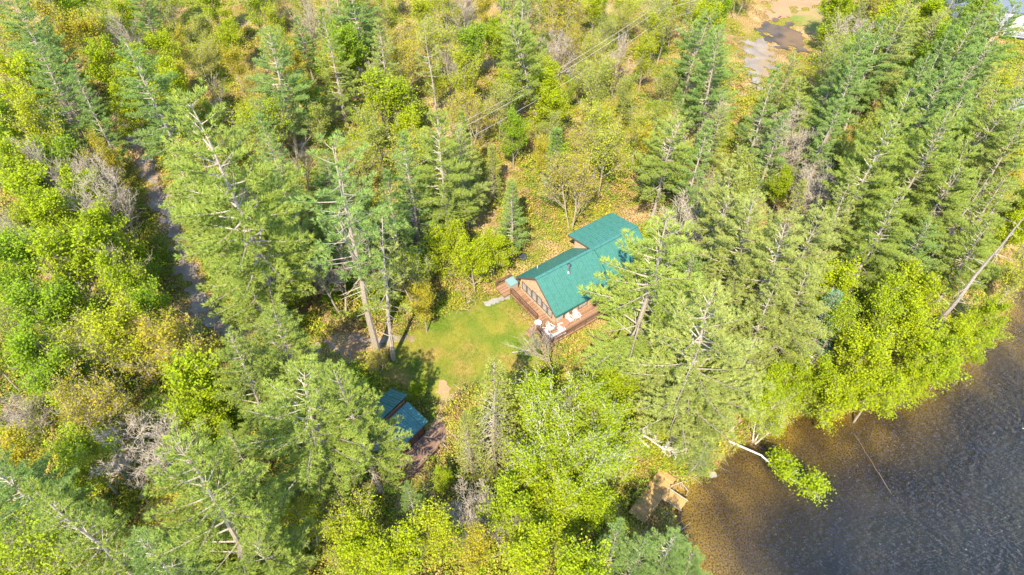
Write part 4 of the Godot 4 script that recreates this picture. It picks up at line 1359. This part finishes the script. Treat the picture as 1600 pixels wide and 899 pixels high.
func details() -> void:
	# utility pole and its wires
	var foot := on_ground(1016, 100)
	var top := foot + Vector3.UP * 9.5
	var o := thing("utility_pole", foot, 0.6, "pale wooden utility pole carrying wires through the trees", "utility pole")
	var f := MB.new()
	f.tube(Vector3(0, -0.3, 0), Vector3(0, 9.5, 0), 0.19, 0.13, 10)
	f.disc(Vector3(0, 9.5, 0), 0.13, 10)
	part("pole", f.mesh(false), M.pole, o)
	boxpart("crossarm", Vector3(0, 9.0, 0.18), Vector3(2.2, 0.12, 0.1), M.pole, o)
	for x in [-1.0, 0.0, 1.0]:
		f = MB.new()
		f.tube(Vector3(x, 9.06, 0.18), Vector3(x, 9.26, 0.18), 0.05, 0.03, 8)
		part("insulator", f.mesh(false), M.white, o)
	var far_a := on_ground(1230, 10) + Vector3.UP * 9.2
	var far_b := on_ground(640, 330) + Vector3.UP * 8.5
	for k in 3:
		var off := Vector3(0.5, 0, 0.85) * (k - 1) + Vector3.DOWN * (0.0 if k < 2 else 1.2)
		var w := MB.new()
		for span in [[far_a, top + Vector3.DOWN * 0.25], [top + Vector3.DOWN * 0.25, far_b]]:
			var p: Vector3 = span[0] + off
			for s in 16:
				var t := (s + 1) / 16.0
				var q: Vector3 = span[0].lerp(span[1], t) + off + Vector3.DOWN * 4.0 * 1.1 * t * (1.0 - t)
				w.tube(p, q, 0.016, 0.016, 4)
				p = q
		tag(part("power_line", w.mesh(false), M.wire, self), ["thin upper power line strung from the utility pole", "middle power line strung from the utility pole", "lowest power line strung from the utility pole"][k], "wire", "power lines")
	# neighbouring place
	house_simple(on_ground(1572, 48) + Vector3(0, 0, -6), deg_to_rad(-14))
	var sh := on_ground(1566, 178)
	o = thing("garden_shed", sh, 0.5, "small grey roofed shed among pines near the shore", "shed")
	for s in [-1, 1]:
		boxpart("side_wall", Vector3(0, 0.9, s * 1.5), Vector3(3.4, 2.2, 0.12), M.pole, o)
		boxpart("end_wall", Vector3(s * 1.76, 0.9, 0), Vector3(0.12, 2.2, 2.86), M.pole, o)
		boxpart("roof_slab", Vector3(0, 2.28, s * 0.95), Vector3(4.1, 0.08, 2.0), M.slate_light, o, Basis(Vector3.RIGHT, s * 0.28))
	var wp := on_ground(1556, 205)
	for k in 9:
		f = MB.new()
		f.tube(Vector3(-1.3, 0, 0), Vector3(1.3, 0.05, 0.1), 0.1, 0.08, 7)
		var lg := part("driftwood_log", f.mesh(false), M.dead_wood, self)
		lg.position = wp + Vector3(sin(k * 2.3) * 0.8, 0.12 + (k / 3) * 0.17, (k % 3) * 0.5 - 0.5)
		lg.rotation.y = 0.5 + sin(k * 5.1) * 0.7
		tag(lg, "pale weathered log in the heap beside the grey shed", "log", "heap of pale logs by the shed")
	var bo := on_ground(1446, 106)
	o = thing("kayak", bo + Vector3.UP * 0.1, 0.4, "bright blue kayak lying under the pines", "kayak")
	f = MB.new()
	for s in 8:
		var t0 := s / 8.0 * 2.0 - 1.0
		var t1 := (s + 1) / 8.0 * 2.0 - 1.0
		f.tube(Vector3(t0 * 1.9, 0.12 + t0 * t0 * 0.12, 0), Vector3(t1 * 1.9, 0.12 + t1 * t1 * 0.12, 0), 0.36 * sqrt(1.02 - t0 * t0), 0.36 * sqrt(1.02 - t1 * t1), 10)
	part("hull", f.mesh(false), M.blue, o)
	f = MB.new()
	f.tube(Vector3(0, 0.44, 0), Vector3(0, 0.52, 0), 0.28, 0.24, 12)
	part("cockpit_rim", f.mesh(false), M.dark, o)
	# far jetty where the shore comes back into view
	var j := at_height(1594, 398, 0.5)
	o = thing("jetty", j, 0.35, "grey plank jetty at the far bend of the shore", "jetty")
	planks(o, -2.5, 4.5, -0.8, 0.8, 0.1, false, 0.25, M.old_deck)
	for x in [-2.3, 1.0, 4.3]:
		for z in [-0.7, 0.7]: boxpart("post", Vector3(x, -0.6, z), Vector3(0.14, 1.5, 0.14), M.pole, o)
	# boulders
	var n := 0
	for r in [[888, 118, 1.5, "pale boulder at the edge of the power line clearing"], [905, 124, 1.0, "small pale boulder in the power line clearing"], [948, 168, 1.3, "pale boulder below the utility pole"], [995, 268, 1.0, "pale boulder on the slope behind the cottage"], [1180, 128, 1.4, "pale boulder beside the gravel parking area"], [1186, 140, 0.9, "small boulder near the gravel parking area"], [1172, 118, 0.8, "little pale stone at the end of the gravel"],
			[1205, 672, 0.9, "wet boulder at the lake edge"], [1110, 740, 0.8, "stone at the water near the dock"], [860, 150, 0.9, "half buried stone by the bright maple"]]:
		n += 1
		var s: float = r[2]
		rock(on_ground(r[0], r[1]) + Vector3.UP * s * 0.15, Vector3(s * 1.2, s * 0.7, s), r[3], n)
	# fallen logs
	n = 0
	for l in [[1138, 678, 1166, 648, 0.16, "white bare log lying on the bank above the lake"], [1128, 676, 1140, 664, 0.1, "short pale log beside the white bank log"], [690, 275, 800, 205, 0.1, "long pale log on the slope under the power lines"], [800, 552, 828, 548, 0.08, "thin log at the edge of the lawn"],
			[1050, 50, 1085, 42, 0.2, "pale felled log in the grassy clearing"], [1058, 56, 1090, 46, 0.16, "second felled log in the grassy clearing"]]:
		n += 1
		var a: Vector3 = on_ground(l[0], l[1]) + Vector3.UP * (l[4] + 0.03)
		var b: Vector3 = on_ground(l[2], l[3]) + Vector3.UP * (l[4] + 0.03)
		f = MB.new()
		var prev := Vector3.ZERO
		for s in 5:
			var q: Vector3 = (b - a) * (s + 1) / 5.0
			q.y = height(a.x + q.x, a.z + q.z) + l[4] * 0.9 - a.y + 0.03
			f.tube(prev, q, l[4] * (1 - s * 0.08), l[4] * (0.92 - s * 0.08), 8)
			prev = q
		var lg := part("fallen_log", f.mesh(false), M.dead_wood, self)
		lg.position = a
		tag(lg, l[5], "log", "fallen logs")
	# line lying on the water
	f = MB.new()
	var p0 := at_height(1335, 678, 0.0)
	var pr := Vector3.ZERO
	for s in 10:
		var q := at_height(1335 + 5.8 * (s + 1) + sin(s * 2.3) * 0.6, 678 + 9.4 * (s + 1), 0.0) - p0
		f.tube(pr, q, 0.02, 0.018, 6)
		pr = q
	var rp := part("floating_rope", f.mesh(false), M.old_deck[1], self)
	rp.position = p0 + Vector3.UP * 0.005
	tag(rp, "thin brown rope floating on the lake off the yellow trees", "rope")

func lake() -> void:
	var b := MB.new()
	var step := 3.0
	var nx := 90
	for j in 70:
		for i in nx:
			var p := Vector3(4.0 + i * step, 0.0, -110.0 + j * step)
			b.v.append(p)
			b.n.append(Vector3.UP)
			b.c.append(Color.WHITE)
			b.uv.append(Vector2((p.x * 0.97 + p.z * 0.24) / 44.0, (p.z * 0.97 - p.x * 0.24) / 11.0))
	for j in 69:
		for i in nx - 1:
			var k := j * nx + i
			b.ix.append(k); b.ix.append(k + 1); b.ix.append(k + nx + 1)
			b.ix.append(k); b.ix.append(k + nx + 1); b.ix.append(k + nx)
	tag(part("lake_water", b.mesh(false), M.water, self), "", "", "", "structure")
	var fog := FogVolume.new()
	fog.name = "lake_murk"
	fog.size = Vector3(260, 9.0, 200)
	fog.position = Vector3(135, -4.52, -10)
	var fm := FogMaterial.new()
	fm.density = 0.62
	fm.albedo = Color(0.16, 0.175, 0.145)
	fog.material = fm
	add_child(fog)
	tag(fog, "", "", "", "structure")

func _ready() -> void:
	# camera
	var cam := Camera3D.new()
	cam.name = "camera"
	cam.position = Vector3(0, CAM_H, 0)
	cam.rotation_degrees = Vector3(-PITCH, 0, 0)
	cam.fov = rad_to_deg(2.0 * atan(449.5 / FOCAL))
	cam.near = 0.5
	cam.far = 4000
	add_child(cam)
	cam.make_current()
	# sky
	var env := Environment.new()
	env.background_mode = Environment.BG_SKY
	var sm := ProceduralSkyMaterial.new()
	sm.sky_top_color = Color(0.30, 0.44, 0.66)
	sm.sky_horizon_color = Color(0.78, 0.82, 0.86)
	sm.ground_bottom_color = Color(0.3, 0.3, 0.25)
	sm.ground_horizon_color = Color(0.6, 0.64, 0.6)
	sm.sky_curve = 0.4
	var sky := Sky.new()
	sky.sky_material = sm
	env.sky = sky
	env.tonemap_mode = Environment.TONE_MAPPER_LINEAR
	env.tonemap_exposure = 3.0
	env.background_energy_multiplier = 1.8
	env.sdfgi_enabled = true
	env.ssao_enabled = true
	env.ssil_enabled = true
	env.volumetric_fog_enabled = true
	env.volumetric_fog_density = 0.0
	var we := WorldEnvironment.new()
	we.name = "world_environment"
	we.environment = env
	add_child(we)
	# sun, behind the camera
	var sun := DirectionalLight3D.new()
	sun.name = "sun"
	sun.light_energy = 1.5
	sun.light_color = Color(1.0, 0.95, 0.86)
	sun.light_angular_distance = 0.5
	sun.shadow_enabled = true
	sun.basis = Basis.looking_at(Vector3(0.2, -1.15, -0.95).normalized(), Vector3.UP)
	add_child(sun)

	nz.seed = 3; nz.frequency = 0.02; nz.fractal_octaves = 3
	nz2.seed = 8; nz2.frequency = 0.09; nz2.fractal_octaves = 3
	shore = flat([[1090, 899], [1062, 830], [1050, 785], [1068, 756], [1110, 740], [1142, 705], [1178, 688], [1205, 668], [1245, 650], [1300, 648], [1345, 632], [1385, 605], [1420, 582], [1470, 556], [1520, 532], [1560, 500], [1582, 462], [1590, 420], [1596, 396], [1650, 384], [1800, 372]], 0.0)
	for p in [Vector2(150, -80), Vector2(420, -130), Vector2(900, -200), Vector2(900, 300), Vector2(40, 300), Vector2(12, 60), Vector2(14, 0)]: shore.append(p)
	lawn = flat([[600, 568], [612, 535], [645, 512], [700, 488], [765, 470], [800, 466], [815, 488], [836, 515], [850, 548], [845, 585], [770, 600], [722, 606], [712, 630], [690, 642], [668, 622], [625, 608], [590, 592]], 5.7)
	drive = flat([[196, 186], [206, 208], [238, 278], [262, 335], [284, 390], [308, 462], [332, 508], [378, 535], [440, 545], [520, 545], [568, 530], [606, 520], [640, 514]], 7.0)
	keep_out = [pxpoly([[783, 430], [800, 425], [893, 362], [958, 325], [1003, 343], [992, 420], [945, 465], [955, 500], [862, 552], [785, 468]]), pxpoly([[605, 566], [620, 530], [650, 508], [700, 486], [765, 466], [790, 462], [845, 530], [840, 570], [770, 590], [722, 606], [712, 632], [690, 645], [665, 620]]),
		pxpoly([[545, 655], [603, 610], [665, 655], [700, 640], [712, 690], [636, 748], [590, 722]]), pxpoly([[210, 262], [245, 262], [285, 350], [318, 480], [296, 485], [262, 380], [218, 300]]), pxpoly([[985, 812], [1036, 730], [1078, 755], [1060, 800]]),
		pxpoly([[1160, 45], [1205, 0], [1295, 0], [1295, 55], [1262, 75], [1215, 122], [1165, 115]]), pxpoly([[1075, 800], [1160, 715], [1210, 690], [1300, 672], [1400, 650], [1480, 610], [1600, 540], [1600, 899], [1110, 899]]), pxpoly([[1545, 55], [1600, 30], [1600, 90], [1550, 90]]), pxpoly([[500, 535], [580, 530], [600, 560], [520, 560]])]
	var ha := at_height(837, 436.4, 11.35)
	house_at = Vector3(ha.x, 6.0, ha.z)
	cabin_at = Vector3(-12.3, 4.75, -36.2)
	make_materials()
	make_terrain()
	print("terrain ", Time.get_ticks_msec())
	sheet("drive", band(drive, 2.1), 0.06, M.gravel, Color(0.28, 0.21, 0.14), Color(0.37, 0.3, 0.22), Color(0.32, 0.2, 0.1), 0.9, 0.3)
	sheet("lawn", lawn, 0.05, M.lawn, Color(0.14, 0.205, 0.015), Color(0.25, 0.25, 0.027), Color(0.36, 0.25, 0.06), 0.5)
	sheet("stone_path", flat([[757, 474], [778, 463], [796, 461], [798, 470], [778, 478], [760, 482]], 5.8), 0.1, M.gravel, Color(0.36, 0.34, 0.32), Color(0.3, 0.28, 0.26), Color(0.38, 0.35, 0.32), 0.25, 0.25)
	sheet("dirt_path", flat([[680, 596], [698, 592], [708, 625], [706, 645], [696, 657], [672, 662], [684, 638]], 5.2), 0.1, M.dirt, Color(0.46, 0.3, 0.16), Color(0.4, 0.25, 0.13), Color(0.3, 0.25, 0.1), 0.3, 0.3)
	sheet("parking_gravel", flat([[1160, 66], [1192, 54], [1214, 78], [1210, 118], [1182, 132], [1160, 104]], 7.0), 0.06, M.gravel, Color(0.31, 0.265, 0.215), Color(0.22, 0.185, 0.145), Color(0.3, 0.22, 0.13), 1.3)
	sheet("dirt_track", flat([[1190, 38], [1212, -12], [1310, -16], [1296, 18], [1242, 24], [1220, 36]], 7.0), 0.06, M.dirt, Color(0.4, 0.22, 0.12), Color(0.33, 0.2, 0.1), Color(0.3, 0.26, 0.1), 1.0)
	sheet("dark_mulch", flat([[1180, 44], [1215, 32], [1268, 62], [1260, 80], [1218, 76], [1190, 62]], 7.0), 0.1, M.gravel, Color(0.045, 0.04, 0.036), Color(0.11, 0.09, 0.07), Color(0.17, 0.11, 0.06), 1.6)
	sheet("grass_clearing", flat([[1000, -12], [1105, -12], [1092, 38], [1050, 46], [1015, 30]], 7.0), 0.05, M.lawn, Color(0.19, 0.22, 0.025), Color(0.27, 0.25, 0.05), Color(0.32, 0.24, 0.09), 0.9)
	sheet("grass_verge", flat([[1226, 28], [1296, 20], [1302, 48], [1264, 58]], 7.0), 0.05, M.lawn, Color(0.15, 0.2, 0.025), Color(0.25, 0.24, 0.05), Color(0.32, 0.22, 0.09), 0.9)
	lake()
	cottage()
	cabin()
	dock()
	make_kinds()
	print("kinds ", Time.get_ticks_msec())
	heroes()
	fill_woods()
	tell_apart()
	details()
	cover()
	print("done ", Time.get_ticks_msec())
